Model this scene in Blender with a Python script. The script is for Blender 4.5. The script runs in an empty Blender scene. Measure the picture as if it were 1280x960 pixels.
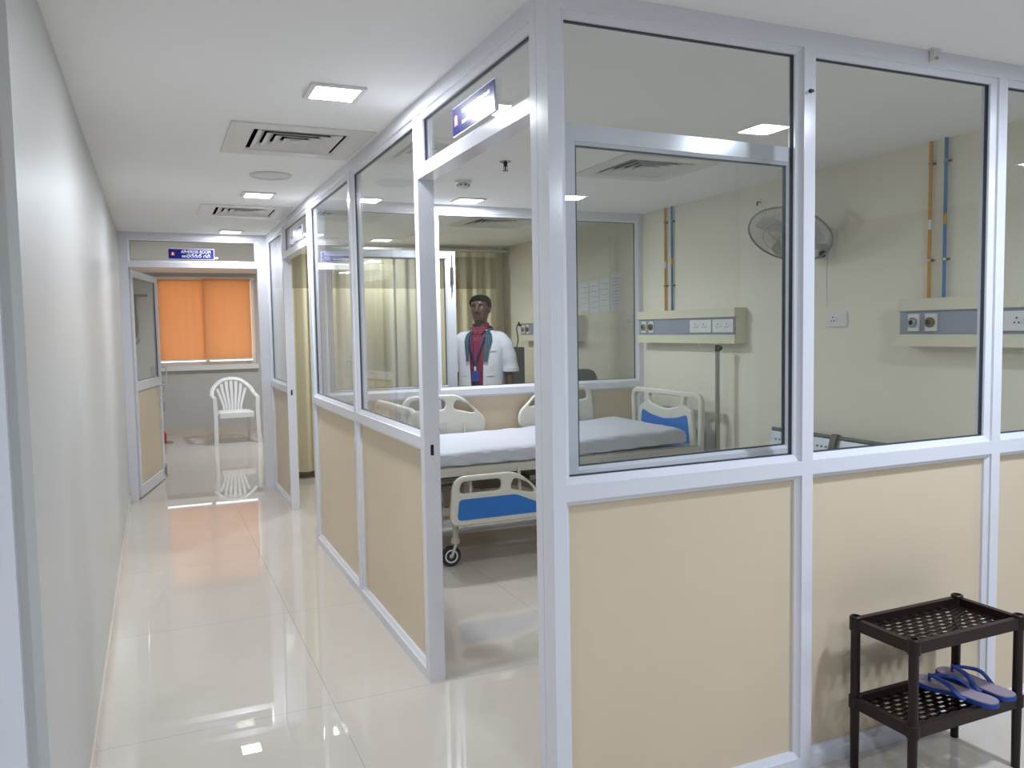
import bpy, bmesh, math, random
from mathutils import Vector, Matrix, Euler
random.seed(7)
S = bpy.context.scene
COL = S.collection
PI = math.pi

# ------------------------------------------------------------------ camera, world, exposure
S.view_settings.view_transform = 'Standard'
S.view_settings.look = 'None'
S.view_settings.gamma = 1.0
S.view_settings.use_curve_mapping = False
S.view_settings.exposure = 0.14

H = 2.45                      # ceiling height
LAMP_W = 15.5                # watts of one ceiling panel light
SKY = 2.2                     # daylight outside the far window

cam = bpy.data.cameras.new('camera'); camo = bpy.data.objects.new('camera', cam); COL.objects.link(camo)
cam.sensor_width = 36.0; cam.lens = 36.0 * 1017.1 / 1280.0; cam.clip_start = 0.02
R3 = [(0.915, -0.403, -0.0178), (0.0433, 0.0542, 0.9976), (0.401, 0.9136, -0.0671)]
r, u, f = (Vector(v).normalized() for v in R3)
camo.matrix_world = Matrix(((r.x, u.x, -f.x, -1.0247), (r.y, u.y, -f.y, -2.0546), (r.z, u.z, -f.z, 1.5113), (0, 0, 0, 1)))
S.camera = camo

w = bpy.data.worlds.new('daylight'); S.world = w; w.use_nodes = True
bgn = w.node_tree.nodes['Background']; bgn.inputs[0].default_value = (0.93, 0.97, 1.0, 1); bgn.inputs[1].default_value = SKY

# ------------------------------------------------------------------ materials
def lin(c):
    return tuple(((v/255)/12.92 if v/255 <= .04045 else ((v/255+.055)/1.055)**2.4) for v in c) + (1,)

def mat(name, rgb, rough=.5, metal=0.0, noise=0.0, nscale=8.0, coat=0.0, bump=0.0, bscale=60.0, spec=.5, emit=None, estr=0):
    m = bpy.data.materials.new(name); m.use_nodes = True
    nt = m.node_tree; b = nt.nodes['Principled BSDF']
    col = lin(rgb) if max(rgb) > 1 else tuple(rgb) + (1,)
    b.inputs['Base Color'].default_value = col
    b.inputs['Roughness'].default_value = rough
    b.inputs['Metallic'].default_value = metal
    b.inputs['Specular IOR Level'].default_value = spec
    if coat: b.inputs['Coat Weight'].default_value = coat
    if emit:
        b.inputs['Emission Color'].default_value = tuple(emit) + (1,); b.inputs['Emission Strength'].default_value = estr
    tc = nt.nodes.new('ShaderNodeTexCoord')
    if noise:
        n = nt.nodes.new('ShaderNodeTexNoise'); n.inputs['Scale'].default_value = nscale; n.inputs['Detail'].default_value = 3
        nt.links.new(tc.outputs['Object'], n.inputs['Vector'])
        mr = nt.nodes.new('ShaderNodeMapRange'); mr.inputs['To Min'].default_value = 1-noise; mr.inputs['To Max'].default_value = 1+noise
        nt.links.new(n.outputs['Fac'], mr.inputs['Value'])
        mx = nt.nodes.new('ShaderNodeVectorMath'); mx.operation = 'SCALE'; mx.inputs[0].default_value = col[:3]
        nt.links.new(mr.outputs[0], mx.inputs['Scale']); nt.links.new(mx.outputs[0], b.inputs['Base Color'])
    if bump:
        n2 = nt.nodes.new('ShaderNodeTexNoise'); n2.inputs['Scale'].default_value = bscale
        nt.links.new(tc.outputs['Object'], n2.inputs['Vector'])
        bp = nt.nodes.new('ShaderNodeBump'); bp.inputs['Strength'].default_value = bump; bp.inputs['Distance'].default_value = .01
        nt.links.new(n2.outputs['Fac'], bp.inputs['Height']); nt.links.new(bp.outputs[0], b.inputs['Normal'])
    return m

def glass_mat(name, tint=(.955, .965, .960), refl=.04):
    # thin window glass: a clear tinted body under a Schlick mirror coat
    m = bpy.data.materials.new(name); m.use_nodes = True; nt = m.node_tree
    for n in list(nt.nodes): nt.nodes.remove(n)
    out = nt.nodes.new('ShaderNodeOutputMaterial'); mix = nt.nodes.new('ShaderNodeMixShader')
    tr = nt.nodes.new('ShaderNodeBsdfTransparent'); tr.inputs[0].default_value = tint + (1,)
    gl = nt.nodes.new('ShaderNodeBsdfGlossy'); gl.inputs['Roughness'].default_value = .0; gl.inputs[0].default_value = (1, 1, 1, 1)
    lw = nt.nodes.new('ShaderNodeLayerWeight'); lw.inputs['Blend'].default_value = .5
    p = nt.nodes.new('ShaderNodeMath'); p.operation = 'POWER'; p.inputs[1].default_value = 5
    ma = nt.nodes.new('ShaderNodeMath'); ma.operation = 'MULTIPLY_ADD'; ma.inputs[1].default_value = 1-refl; ma.inputs[2].default_value = refl
    nt.links.new(lw.outputs['Facing'], p.inputs[0]); nt.links.new(p.outputs[0], ma.inputs[0]); nt.links.new(ma.outputs[0], mix.inputs[0])
    nt.links.new(tr.outputs[0], mix.inputs[1]); nt.links.new(gl.outputs[0], mix.inputs[2]); nt.links.new(mix.outputs[0], out.inputs[0])
    return m

def floor_mat():
    m = bpy.data.materials.new('polished_tile'); m.use_nodes = True; nt = m.node_tree; b = nt.nodes['Principled BSDF']
    tc = nt.nodes.new('ShaderNodeTexCoord')
    mp = nt.nodes.new('ShaderNodeMapping'); mp.inputs['Location'].default_value = (.415+1.2*10, 1.2*10, 0)
    br = nt.nodes.new('ShaderNodeTexBrick'); br.offset = 0; br.squash = 1
    br.inputs['Scale'].default_value = 1.0; br.inputs['Brick Width'].default_value = 1.2; br.inputs['Row Height'].default_value = 1.2
    br.inputs['Mortar Size'].default_value = .0016; br.inputs['Mortar Smooth'].default_value = .2; br.inputs['Bias'].default_value = 0
    br.inputs['Color1'].default_value = lin((209, 201, 191)); br.inputs['Color2'].default_value = lin((207, 199, 188)); br.inputs['Mortar'].default_value = lin((172, 164, 154))
    nt.links.new(tc.outputs['Object'], mp.inputs[0]); nt.links.new(mp.outputs[0], br.inputs['Vector'])
    n = nt.nodes.new('ShaderNodeTexNoise'); n.inputs['Scale'].default_value = 2.2; n.inputs['Detail'].default_value = 6; n.inputs['Roughness'].default_value = .65
    nt.links.new(tc.outputs['Object'], n.inputs['Vector'])
    mr = nt.nodes.new('ShaderNodeMapRange'); mr.inputs['To Min'].default_value = .95; mr.inputs['To Max'].default_value = 1.05
    nt.links.new(n.outputs['Fac'], mr.inputs[0])
    mx = nt.nodes.new('ShaderNodeVectorMath'); mx.operation = 'SCALE'
    nt.links.new(br.outputs['Color'], mx.inputs[0]); nt.links.new(mr.outputs[0], mx.inputs['Scale'])
    nt.links.new(mx.outputs[0], b.inputs['Base Color'])
    b.inputs['Roughness'].default_value = .012; b.inputs['Specular IOR Level'].default_value = .62
    return m

def blind_mat():
    m = bpy.data.materials.new('orange_blind_fabric'); m.use_nodes = True; nt = m.node_tree
    for n in list(nt.nodes): nt.nodes.remove(n)
    out = nt.nodes.new('ShaderNodeOutputMaterial'); mix = nt.nodes.new('ShaderNodeMixShader'); mix.inputs[0].default_value = .55
    d = nt.nodes.new('ShaderNodeBsdfDiffuse'); t = nt.nodes.new('ShaderNodeBsdfTranslucent')
    tc = nt.nodes.new('ShaderNodeTexCoord'); wv = nt.nodes.new('ShaderNodeTexWave'); wv.bands_direction = 'Z'
    wv.inputs['Scale'].default_value = 30; wv.inputs['Distortion'].default_value = 2.5; wv.inputs['Detail'].default_value = 3
    nt.links.new(tc.outputs['Object'], wv.inputs['Vector'])
    rp = nt.nodes.new('ShaderNodeValToRGB'); rp.color_ramp.elements[0].color = (.84, .50, .275, 1); rp.color_ramp.elements[1].color = (.89, .56, .32, 1)
    nt.links.new(wv.outputs['Fac'], rp.inputs[0]); nt.links.new(rp.outputs[0], d.inputs[0]); nt.links.new(rp.outputs[0], t.inputs[0])
    nt.links.new(d.outputs[0], mix.inputs[1]); nt.links.new(t.outputs[0], mix.inputs[2]); nt.links.new(mix.outputs[0], out.inputs[0])
    return m

def cloth_mat(name, rgb, trans=.25, net=False):
    m = bpy.data.materials.new(name); m.use_nodes = True; nt = m.node_tree
    for n in list(nt.nodes): nt.nodes.remove(n)
    out = nt.nodes.new('ShaderNodeOutputMaterial'); mix = nt.nodes.new('ShaderNodeMixShader'); mix.inputs[0].default_value = trans
    d = nt.nodes.new('ShaderNodeBsdfDiffuse'); t = nt.nodes.new('ShaderNodeBsdfTranslucent')
    d.inputs[0].default_value = lin(rgb); t.inputs[0].default_value = lin(rgb)
    nt.links.new(d.outputs[0], mix.inputs[1]); nt.links.new(t.outputs[0], mix.inputs[2])
    last = mix
    if net:      # open net weave, half of it holes
        tr = nt.nodes.new('ShaderNodeBsdfTransparent'); m2 = nt.nodes.new('ShaderNodeMixShader'); m2.inputs[0].default_value = .5
        nt.links.new(mix.outputs[0], m2.inputs[1]); nt.links.new(tr.outputs[0], m2.inputs[2]); last = m2
    nt.links.new(last.outputs[0], out.inputs[0])
    return m

def plaid_mat():
    m = mat('red_plaid_cotton', (150, 30, 42), .85); nt = m.node_tree; b = nt.nodes['Principled BSDF']
    tc = nt.nodes.new('ShaderNodeTexCoord')
    cols = []
    for d_ in ('X', 'Z'):
        wv = nt.nodes.new('ShaderNodeTexWave'); wv.bands_direction = d_; wv.inputs['Scale'].default_value = 15
        nt.links.new(tc.outputs['Object'], wv.inputs['Vector']); cols.append(wv)
    ad = nt.nodes.new('ShaderNodeMath'); ad.operation = 'MAXIMUM'
    nt.links.new(cols[0].outputs['Fac'], ad.inputs[0]); nt.links.new(cols[1].outputs['Fac'], ad.inputs[1])
    rp = nt.nodes.new('ShaderNodeValToRGB'); rp.color_ramp.elements[0].color = lin((192, 30, 48)); rp.color_ramp.elements[1].color = lin((70, 24, 60))
    nt.links.new(ad.outputs[0], rp.inputs[0]); nt.links.new(rp.outputs[0], b.inputs['Base Color'])
    return m

M = dict(
    wall=mat('corridor_wall_paint', (194, 194, 191), .42, noise=.015, nscale=3),
    cream=mat('cream_wall_paint', (230, 225, 206), .5, noise=.015, nscale=3),
    ceil=mat('ceiling_paint', (243, 243, 241), .8, noise=.012, nscale=2),
    floor=floor_mat(),
    alu=mat('white_coated_aluminium', (226, 227, 234), .16, spec=.55),
    panel=mat('beige_laminate_board', (220, 203, 176), .42, noise=.02, nscale=5),
    gasket=mat('black_rubber_gasket', (44, 52, 64), .5),
    glass=glass_mat('window_glass'),
    dark=mat('duct_dark', (22, 23, 25), .8),
    white=mat('white_plastic', (224, 224, 222), .35),
    vent=mat('vent_white_metal', (216, 214, 210), .35),
    lampface=mat('lamp_diffuser', (250, 250, 250), .6, emit=(1, .985, .96), estr=12),
    skirt=mat('skirting_tile', (206, 196, 184), .12, noise=.03, nscale=4),
    blind=blind_mat(),
    winframe=mat('window_frame_white', (232, 230, 226), .3),
    brown=mat('dark_brown_plastic', (36, 21, 18), .42, spec=.35, noise=.05),
    rubberblue=mat('blue_rubber_strap', (30, 62, 140), .5),
    footbed=mat('mauve_foam_footbed', (150, 138, 152), .75, noise=.06, nscale=40),
    solegrey=mat('blue_foam_sole', (28, 66, 150), .6),
    bedwhite=mat('off_white_bed_plastic', (214, 212, 200), .32, noise=.01),
    bedblue=mat('blue_bed_insert', (44, 116, 198), .35),
    bedmetal=mat('cream_enamel_steel', (200, 196, 184), .35),
    chrome=mat('brushed_steel', (176, 174, 170), .25, metal=1.0),
    steel=mat('silver_perforated_steel', (205, 210, 216), .32, metal=.6),
    greytrim=mat('grey_trim_plastic', (96, 100, 98), .5),
    bracket=mat('dark_olive_grey_bracket', (82, 78, 66), .45),
    sheet=mat('white_cotton_sheet', (192, 193, 201), .85, bump=.25, bscale=7),
    black=mat('black_plastic', (20, 20, 22), .45),
    hubpanel=mat('grey_blue_trunking', (150, 156, 168), .4),
    cabinet=mat('cream_enamel_panel', (222, 217, 192), .4),
    yellow=mat('yellow_pipe_paint', (206, 150, 40), .4),
    blue=mat('blue_pipe_paint', (70, 124, 172), .4),
    brass=mat('brass_outlet', (120, 102, 54), .35, metal=.5),
    curtain=cloth_mat('cream_curtain_cloth', (244, 236, 204), .3),
    net=cloth_mat('curtain_net', (206, 198, 168), .2, net=True),
    paper=mat('white_paper', (238, 240, 246), .8),
    ink=mat('grey_ink', (150, 152, 160), .8),
    signblue=mat('blue_sign_acrylic', (20, 22, 120), .2, spec=.3),
    signwhite=mat('white_sign_vinyl', (236, 238, 245), .4),
    signred=mat('red_sign_vinyl', (206, 40, 46), .4),
    greyfab=mat('dark_grey_upholstery', (84, 86, 86), .7, noise=.05),
    skin=mat('brown_skin', (82, 55, 44), .5, noise=.04, nscale=20),
    hair=mat('black_hair', (13, 12, 12), .9, spec=.2, bump=.6, bscale=120),
    coat=mat('white_coat_cotton', (214, 215, 223), .85, bump=.15, bscale=20),
    teal=mat('teal_collar_cloth', (52, 84, 96), .85),
    plaid=plaid_mat(),
    trouser=mat('charcoal_trouser_cloth', (44, 44, 50), .85),
    navy=mat('navy_ribbon', (34, 40, 96), .6),
    badge=mat('blue_badge_plastic', (46, 66, 150), .35),
    eye=mat('eye_white', (150, 144, 138), .3),
    lip=mat('lip_skin', (92, 50, 46), .5),
    wood=mat('brown_varnished_wood', (120, 66, 40), .45),
    redplastic=mat('red_plastic', (190, 44, 44), .4),
    rubber=mat('dark_wheel_rubber', (40, 44, 52), .5),
    fanclear=mat('grey_fan_plastic', (208, 210, 204), .3),
    wire=mat('grey_wire', (150, 152, 148), .4, metal=.2),
)

# ------------------------------------------------------------------ helpers
def link(name, data, parent=None):
    o = bpy.data.objects.new(name, data); COL.objects.link(o)
    if parent: o.parent = parent
    return o

def obj(name, bm, m, parent=None, smooth=False, bevel=0.0, seg=2):
    if bevel:
        bmesh.ops.bevel(bm, geom=[e for e in bm.edges if len(e.link_faces) == 2 and e.calc_face_angle(0) > .6], offset=bevel, segments=seg, affect='EDGES', profile=.5, clamp_overlap=True)
    bmesh.ops.recalc_face_normals(bm, faces=bm.faces)
    me = bpy.data.meshes.new(name); bm.to_mesh(me); bm.free()
    for mm in (m if isinstance(m, (list, tuple)) else [m]): me.materials.append(mm)
    if smooth:
        me.polygons.foreach_set('use_smooth', [True]*len(me.polygons))
        try: me.set_sharp_from_angle(angle=math.radians(40))
        except Exception: pass
    return link(name, me, parent)

def thing(name, label, cat, loc=(0, 0, 0), rotz=0, group=None):
    o = link(name, None); o.location = loc; o.rotation_euler = (0, 0, rotz)
    return tag(o, label, cat, group)

def tag(o, label, cat, group=None):
    o['label'] = label; o['category'] = cat
    if group: o['group'] = group
    return o

def struct(o):
    o['kind'] = 'structure'; return o

def sempty(name, loc=(0, 0, 0), rotz=0):
    o = link(name, None); o.location = loc; o.rotation_euler = (0, 0, rotz); return struct(o)

def dup(root, loc, rotz=None, label=None, name=None):
    rr = root.copy(); COL.objects.link(rr); rr.location = loc
    if rotz is not None: rr.rotation_euler = (0, 0, rotz)
    if label: rr['label'] = label
    for ch in list(root.children):
        c = ch.copy(); COL.objects.link(c); c.parent = rr
        for g in ch.children:
            d = g.copy(); COL.objects.link(d); d.parent = c
    return rr

def box(bm, x0, x1, y0, y1, z0, z1, mi=0):
    v = [bm.verts.new(p) for p in ((x0,y0,z0),(x1,y0,z0),(x1,y1,z0),(x0,y1,z0),(x0,y0,z1),(x1,y0,z1),(x1,y1,z1),(x0,y1,z1))]
    for q in ((0,3,2,1),(4,5,6,7),(0,1,5,4),(1,2,6,5),(2,3,7,6),(3,0,4,7)):
        fc = bm.faces.new([v[i] for i in q]); fc.material_index = mi
    return v

def hexa(bm, pts):
    v = [bm.verts.new(p) for p in pts]
    for q in ((0,3,2,1),(4,5,6,7),(0,1,5,4),(1,2,6,5),(2,3,7,6),(3,0,4,7)): bm.faces.new([v[i] for i in q])
    return v

def xform(verts, mtx):
    for v in verts: v.co = mtx @ v.co

def B(*a):
    bm = bmesh.new()
    if a: box(bm, *a)
    return bm

def rings(bm, rs, cap=True, closed=False):
    # loft equal-length rings of points
    V = [[bm.verts.new(p) for p in rg] for rg in rs]
    n = len(V[0])
    for i in range(len(V) - (0 if closed else 1)):
        a, b = V[i], V[(i+1) % len(V)]
        for j in range(n):
            bm.faces.new((a[j], a[(j+1) % n], b[(j+1) % n], b[j]))
    if cap and not closed:
        bm.faces.new(V[0][::-1]); bm.faces.new(V[-1])
    return V

def frames(path, closed=False):
    n = len(path); out = []; prev = None
    for i in range(n):
        a = path[(i-1) % n] if (closed or i > 0) else path[i]
        b = path[(i+1) % n] if (closed or i < n-1) else path[i]
        t = (b - a).normalized()
        if prev is None:
            up = Vector((0, 0, 1)) if abs(t.z) < .9 else Vector((1, 0, 0))
            nx = t.cross(up).normalized()
        else:
            nx = (prev - t * prev.dot(t)).normalized()
        prev = nx; out.append((nx, t.cross(nx)))
    return out

def tube(bm, path, rad, n=10, closed=False, flat=1.0, cap=True):
    path = [Vector(p) for p in path]
    fr = frames(path, closed)
    rd = rad if isinstance(rad, (list, tuple)) else [rad]*len(path)
    rs = []
    for p, (a, b), r_ in zip(path, fr, rd):
        rs.append([p + a*(math.cos(2*PI*k/n)*r_) + b*(math.sin(2*PI*k/n)*r_*flat) for k in range(n)])
    rings(bm, rs, cap, closed)

def bez(pts, n=8):
    # Catmull-Rom through the points
    P = [Vector(p) for p in pts]; out = []
    for i in range(len(P)-1):
        p0 = P[max(i-1, 0)]; p1 = P[i]; p2 = P[i+1]; p3 = P[min(i+2, len(P)-1)]
        for k in range(n):
            t = k/n
            out.append(.5*((2*p1) + (p2-p0)*t + (2*p0-5*p1+4*p2-p3)*t*t + (3*p1-p0-3*p2+p3)*t**3))
    out.append(P[-1]); return out

def lathe(bm, prof, n=24, mtx=None):
    rs = [[Vector((r_*math.cos(2*PI*k/n), r_*math.sin(2*PI*k/n), z)) for k in range(n)] for r_, z in prof]
    V = rings(bm, rs, True)
    if mtx:
        for rg in V:
            for v in rg: v.co = mtx @ v.co

def roundpoly(pts, seg=6):
    # pts: (x, y, radius)
    out = []; n = len(pts)
    for i in range(n):
        p = Vector(pts[i][:2]); r_ = pts[i][2] if len(pts[i]) > 2 else 0
        a = Vector(pts[i-1][:2]) - p; b = Vector(pts[(i+1) % n][:2]) - p
        if r_ <= 0: out.append(p.copy()); continue
        la, lb = a.length, b.length; a.normalize(); b.normalize()
        ang = a.angle(b); d = min(r_/math.tan(ang/2), la*.49, lb*.49)
        s, e = p + a*d, p + b*d
        for k in range(seg+1):
            t = k/seg; out.append(s*(1-t)**2 + p*2*t*(1-t) + e*t*t)
    return out

def slab(name, loops, depth, m, parent, mtx, bevel=.006):
    # flat board: outer outline with holes, rounded edges, placed by a matrix (local x, y = outline, z = thickness)
    cu = bpy.data.curves.new(name, 'CURVE'); cu.dimensions = '2D'; cu.fill_mode = 'BOTH'
    cu.extrude = max(depth/2 - bevel, .0005); cu.bevel_depth = bevel; cu.bevel_resolution = 2; cu.offset = -bevel
    for lp in loops:
        sp = cu.splines.new('POLY'); sp.points.add(len(lp)-1)
        for q, p in zip(sp.points, lp): q.co = (p[0], p[1], 0, 1)
        sp.use_cyclic_u = True
    t = bpy.data.objects.new('t', cu); COL.objects.link(t)
    dg = bpy.context.evaluated_depsgraph_get(); dg.update()
    me = bpy.data.meshes.new_from_object(t.evaluated_get(dg)); bpy.data.objects.remove(t); bpy.data.curves.remove(cu)
    me.name = name; me.transform(mtx); me.materials.clear(); me.materials.append(m)
    me.polygons.foreach_set('use_smooth', [True]*len(me.polygons))
    try: me.set_sharp_from_angle(angle=math.radians(50))
    except Exception: pass
    return link(name, me, parent)

def text_mesh(name, s, size, m, parent, mtx, depth=.001, width=None):
    cu = bpy.data.curves.new(name, 'FONT'); cu.body = s; cu.size = size; cu.extrude = depth; cu.align_x = 'CENTER'; cu.align_y = 'CENTER'
    t = bpy.data.objects.new('t', cu); COL.objects.link(t)
    dg = bpy.context.evaluated_depsgraph_get(); dg.update()
    me = bpy.data.meshes.new_from_object(t.evaluated_get(dg)); bpy.data.objects.remove(t); bpy.data.curves.remove(cu)
    xs = [v.co.x for v in me.vertices]
    if width and xs:
        k = width/(max(xs)-min(xs)); c0 = (max(xs)+min(xs))/2
        for v in me.vertices: v.co.x = (v.co.x-c0)*k
    me.name = name; me.transform(mtx); me.materials.clear(); me.materials.append(m)
    return link(name, me, parent)

AX = lambda o, x, y, z: Matrix((( x[0], y[0], z[0], o[0]), (x[1], y[1], z[1], o[1]), (x[2], y[2], z[2], o[2]), (0, 0, 0, 1)))

# ------------------------------------------------------------------ floor, ceiling, walls
struct(obj('floor', B(-3.7, 5.1, -5.3, 11.4, -.1, 0), M['floor']))

VENTS = [(-.345, 2.09), (-.345, 4.56), (1.685, 2.10), (1.76, 4.60)]
def ceiling_safe():
    bm = bmesh.new(); hs = .222
    xs = sorted({-3.7, 5.1} | {v[0]+s*hs for v in VENTS for s in (-1, 1)}); ys = sorted({-5.3, 11.4} | {v[1]+s*hs for v in VENTS for s in (-1, 1)})
    nx, ny = len(xs), len(ys)
    lo = [[bm.verts.new((x, y, H)) for y in ys] for x in xs]; hi = [[bm.verts.new((x, y, H+.1)) for y in ys] for x in xs]
    solid = lambda i, j: 0 <= i < nx-1 and 0 <= j < ny-1 and not any(abs((xs[i]+xs[i+1])/2-a) < hs and abs((ys[j]+ys[j+1])/2-b) < hs for a, b in VENTS)
    for i in range(nx-1):
        for j in range(ny-1):
            if not solid(i, j): continue
            bm.faces.new((lo[i][j], lo[i][j+1], lo[i+1][j+1], lo[i+1][j])); bm.faces.new((hi[i][j], hi[i+1][j], hi[i+1][j+1], hi[i][j+1]))
            for (di, dj, a, b) in ((-1, 0, (i, j), (i, j+1)), (1, 0, (i+1, j), (i+1, j+1)), (0, -1, (i, j), (i+1, j)), (0, 1, (i, j+1), (i+1, j+1))):
                if not solid(i+di, j+dj):
                    bm.faces.new((lo[a[0]][a[1]], lo[b[0]][b[1]], hi[b[0]][b[1]], hi[a[0]][a[1]]))
    return bm
struct(obj('ceiling', ceiling_safe(), M['ceil']))

struct(obj('wall_left', B(-1.42, -1.28, 0, 11.4, 0, H), M['wall'], bevel=.004, seg=1))
struct(obj('wall_near', B(-3.7, -1.42, 0, .12, 0, H), M['wall']))
struct(obj('wall_outer_left', B(-3.7, -3.58, -5.3, 0, 0, H), M['wall']))
struct(obj('wall_rear', B(-3.58, 5.1, -5.3, -5.18, 0, H), M['wall']))
struct(obj('wall_outer_right', B(4.98, 5.1, -5.18, .12, 0, H), M['wall']))
struct(obj('wall_side', B(2.87, 4.98, 0, .12, 0, H), M['wall']))
struct(obj('wall_right', B(2.75, 2.87, 0, 11.4, 0, H), M['cream']))
wb = bmesh.new()
WX0, WX1, WZ0, WZ1 = -.98, .45, 1.05, 2.38
box(wb, -1.28, WX0, 11.27, 11.4, 0, H); box(wb, WX1, 2.75, 11.27, 11.4, 0, H)
box(wb, WX0, WX1, 11.27, 11.4, 0, WZ0); box(wb, WX0, WX1, 11.27, 11.4, WZ1, H)
struct(obj('wall_back', wb, M['wall']))
struct(obj('wall_inner', B(.07, 2.75, 6.72, 6.80, 0, H), M['cream']))
struct(obj('wall_inner_left', B(0, .07, 6.17, 6.80, 0, H), M['wall']))
struct(obj('baseboard_left', B(-1.28, -1.272, .0, 6.09, 0, .08), M['skirt']))
struct(obj('baseboard_back', B(-1.27, 2.74, 11.258, 11.27, 0, .11), M['skirt']))
struct(obj('baseboard_right', B(2.738, 2.75, .08, 3.76, 0, .09), M['skirt']))
struct(obj('baseboard_inner', B(.08, 2.73, 6.708, 6.72, 0, .09), M['skirt']))

# door frame of the closed entrance at the very left edge
d = sempty('door_1', (-1.37, 0, 0))
tb = bmesh.new(); box(tb, -.045, .05, -.025, 0, 0, 2.12); box(tb, -1.0, -.045, -.025, 0, 2.03, 2.12); box(tb, -1.09, -1.0, -.025, 0, 0, 2.12)
obj('door_frame', tb, M['alu'], d, bevel=.004)
obj('door_leaf', B(-.998, -.047, -.018, 0, .005, 2.028), M['white'], d)
hb = bmesh.new(); tube(hb, bez([(-.92, -.018, 1.02), (-.92, -.06, 1.02), (-.85, -.065, 1.02), (-.80, -.06, 1.02)]), .009)
obj('handle', hb, M['chrome'], d, smooth=True)

# ------------------------------------------------------------------ glazed partitions
T = .07
def P3(ax, t=T):
    return (lambda u_, v_, z_: (u_, v_, z_)) if ax == 'x' else (lambda u_, v_, z_: (v_, u_, z_))
def ubox(bm, fn, u0, u1, v0, v1, z0, z1):
    hexa(bm, [fn(u0,v0,z0), fn(u1,v0,z0), fn(u1,v1,z0), fn(u0,v1,z0), fn(u0,v0,z1), fn(u1,v0,z1), fn(u1,v1,z1), fn(u0,v1,z1)])
def beads(bm, fn, u0, u1, z0, z1, va, vb, h=.02, c=.010, flip=False, t=T):
    # four chamfered glazing strips round an opening; va = outer v, vb = v at the glass
    g = (lambda v_: t - v_) if flip else (lambda v_: v_)
    a, m_, b = g(va), g(va+c), g(vb)
    for z, s in ((z0, 1), (z1, -1)):
        hexa(bm, [fn(u0,a,z), fn(u1,a,z), fn(u1,b,z), fn(u0,b,z), fn(u0,m_,z+s*h), fn(u1,m_,z+s*h), fn(u1,b,z+s*h), fn(u0,b,z+s*h)])
    for u_, s in ((u0, 1), (u1, -1)):
        hexa(bm, [fn(u_,a,z0), fn(u_,a,z1), fn(u_,b,z1), fn(u_,b,z0), fn(u_+s*h,m_,z0), fn(u_+s*h,m_,z1), fn(u_+s*h,b,z1), fn(u_+s*h,b,z0)])
def frame4(bm, fn, u0, u1, z0, z1, v0, v1, w_):
    ubox(bm, fn, u0, u1, v0, v1, z0, z0+w_); ubox(bm, fn, u0, u1, v0, v1, z1-w_, z1)
    ubox(bm, fn, u0, u0+w_, v0, v1, z0+w_, z1-w_); ubox(bm, fn, u1-w_, u1, v0, v1, z0+w_, z1-w_)

def pane(root, fn, u0, u1, z0, z1, bw=.02, t=T, va=.010):
    bm = bmesh.new(); beads(bm, fn, u0, u1, z0, z1, va, t/2-.004, bw, t=t); beads(bm, fn, u0, u1, z0, z1, va, t/2-.004, bw, flip=True, t=t)
    obj('glazing_bead', bm, M['alu'], root)
    bm = bmesh.new(); frame4(bm, fn, u0+bw-.001, u1-bw+.001, z0+bw-.001, z1-bw+.001, t/2-.0065, t/2+.0065, .004)
    obj('gasket', bm, M['gasket'], root)
    bm = bmesh.new(); ubox(bm, fn, u0+.012, u1-.012, t/2-.003, t/2+.003, z0+.012, z1-.012)
    obj('glass_pane', bm, M['glass'], root)
def board(root, fn, u0, u1, z0, z1, t=T, bw=.016):
    bm = bmesh.new(); beads(bm, fn, u0, u1, z0, z1, .008, t/2-.006, bw, t=t); beads(bm, fn, u0, u1, z0, z1, .008, t/2-.006, bw, flip=True, t=t)
    obj('panel_bead', bm, M['alu'], root)
    bm = bmesh.new(); ubox(bm, fn, u0+.004, u1-.004, t/2-.006, t/2+.006, z0+.004, z1-.004)
    obj('panel', bm, M['panel'], root)
def member(root, name, fn, u0, u1, z0, z1, v0=0, v1=T):
    bm = bmesh.new(); ubox(bm, fn, u0, u1, v0, v1, z0, z1); return obj(name, bm, M['alu'], root, bevel=.0025)

ZB, ZS0, ZS1, ZH, ZL0, ZL1 = .045, 1.012, 1.06, 2.395, 2.135, 2.18
def bay(root, fn, u0, u1):
    member(root, 'base_rail', fn, u0, u1, 0, ZB); member(root, 'sill_rail', fn, u0, u1, ZS0, ZS1); member(root, 'head_rail', fn, u0, u1, ZH, H)
    pane(root, fn, u0, u1, ZS1, ZH); board(root, fn, u0, u1, ZB, ZS0)
def doorbay(root, fn, u0, u1):
    member(root, 'lintel', fn, u0, u1, ZL0, ZL1); member(root, 'head_rail', fn, u0, u1, ZH, H)
    pane(root, fn, u0, u1, ZL1, ZH)

# front partition, facing the hall (outer face y = 0)
wf = sempty('wall_front'); fx = P3('x')
xs = [(0, .042), (.919, .965), (1.842, 1.888), (2.706, 2.75)]
for a, b in xs: member(wf, 'post', fx, a, b, 0, H)
for (a, b), (c, e) in zip(xs, xs[1:]): bay(wf, fx, b, c)
# corridor partition (outer face x = 0)
wc = sempty('wall_partition'); fy = P3('y')
for a, b in ((.072, .115), (1.212, 1.262), (2.472, 2.518), (3.80, 3.845), (5.03, 5.078), (6.085, 6.13)): member(wc, 'post', fy, a, b, 0, H)
doorbay(wc, fy, .115, 1.212); bay(wc, fy, 1.262, 2.472); bay(wc, fy, 2.518, 3.80); doorbay(wc, fy, 3.845, 5.03); bay(wc, fy, 5.078, 6.085)
for yy in (1.2119, 5.0299):
    obj('lock_slot', B(.028, .042, yy-.0006, yy+.0004, .985, 1.03), M['dark'], wc)
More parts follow.
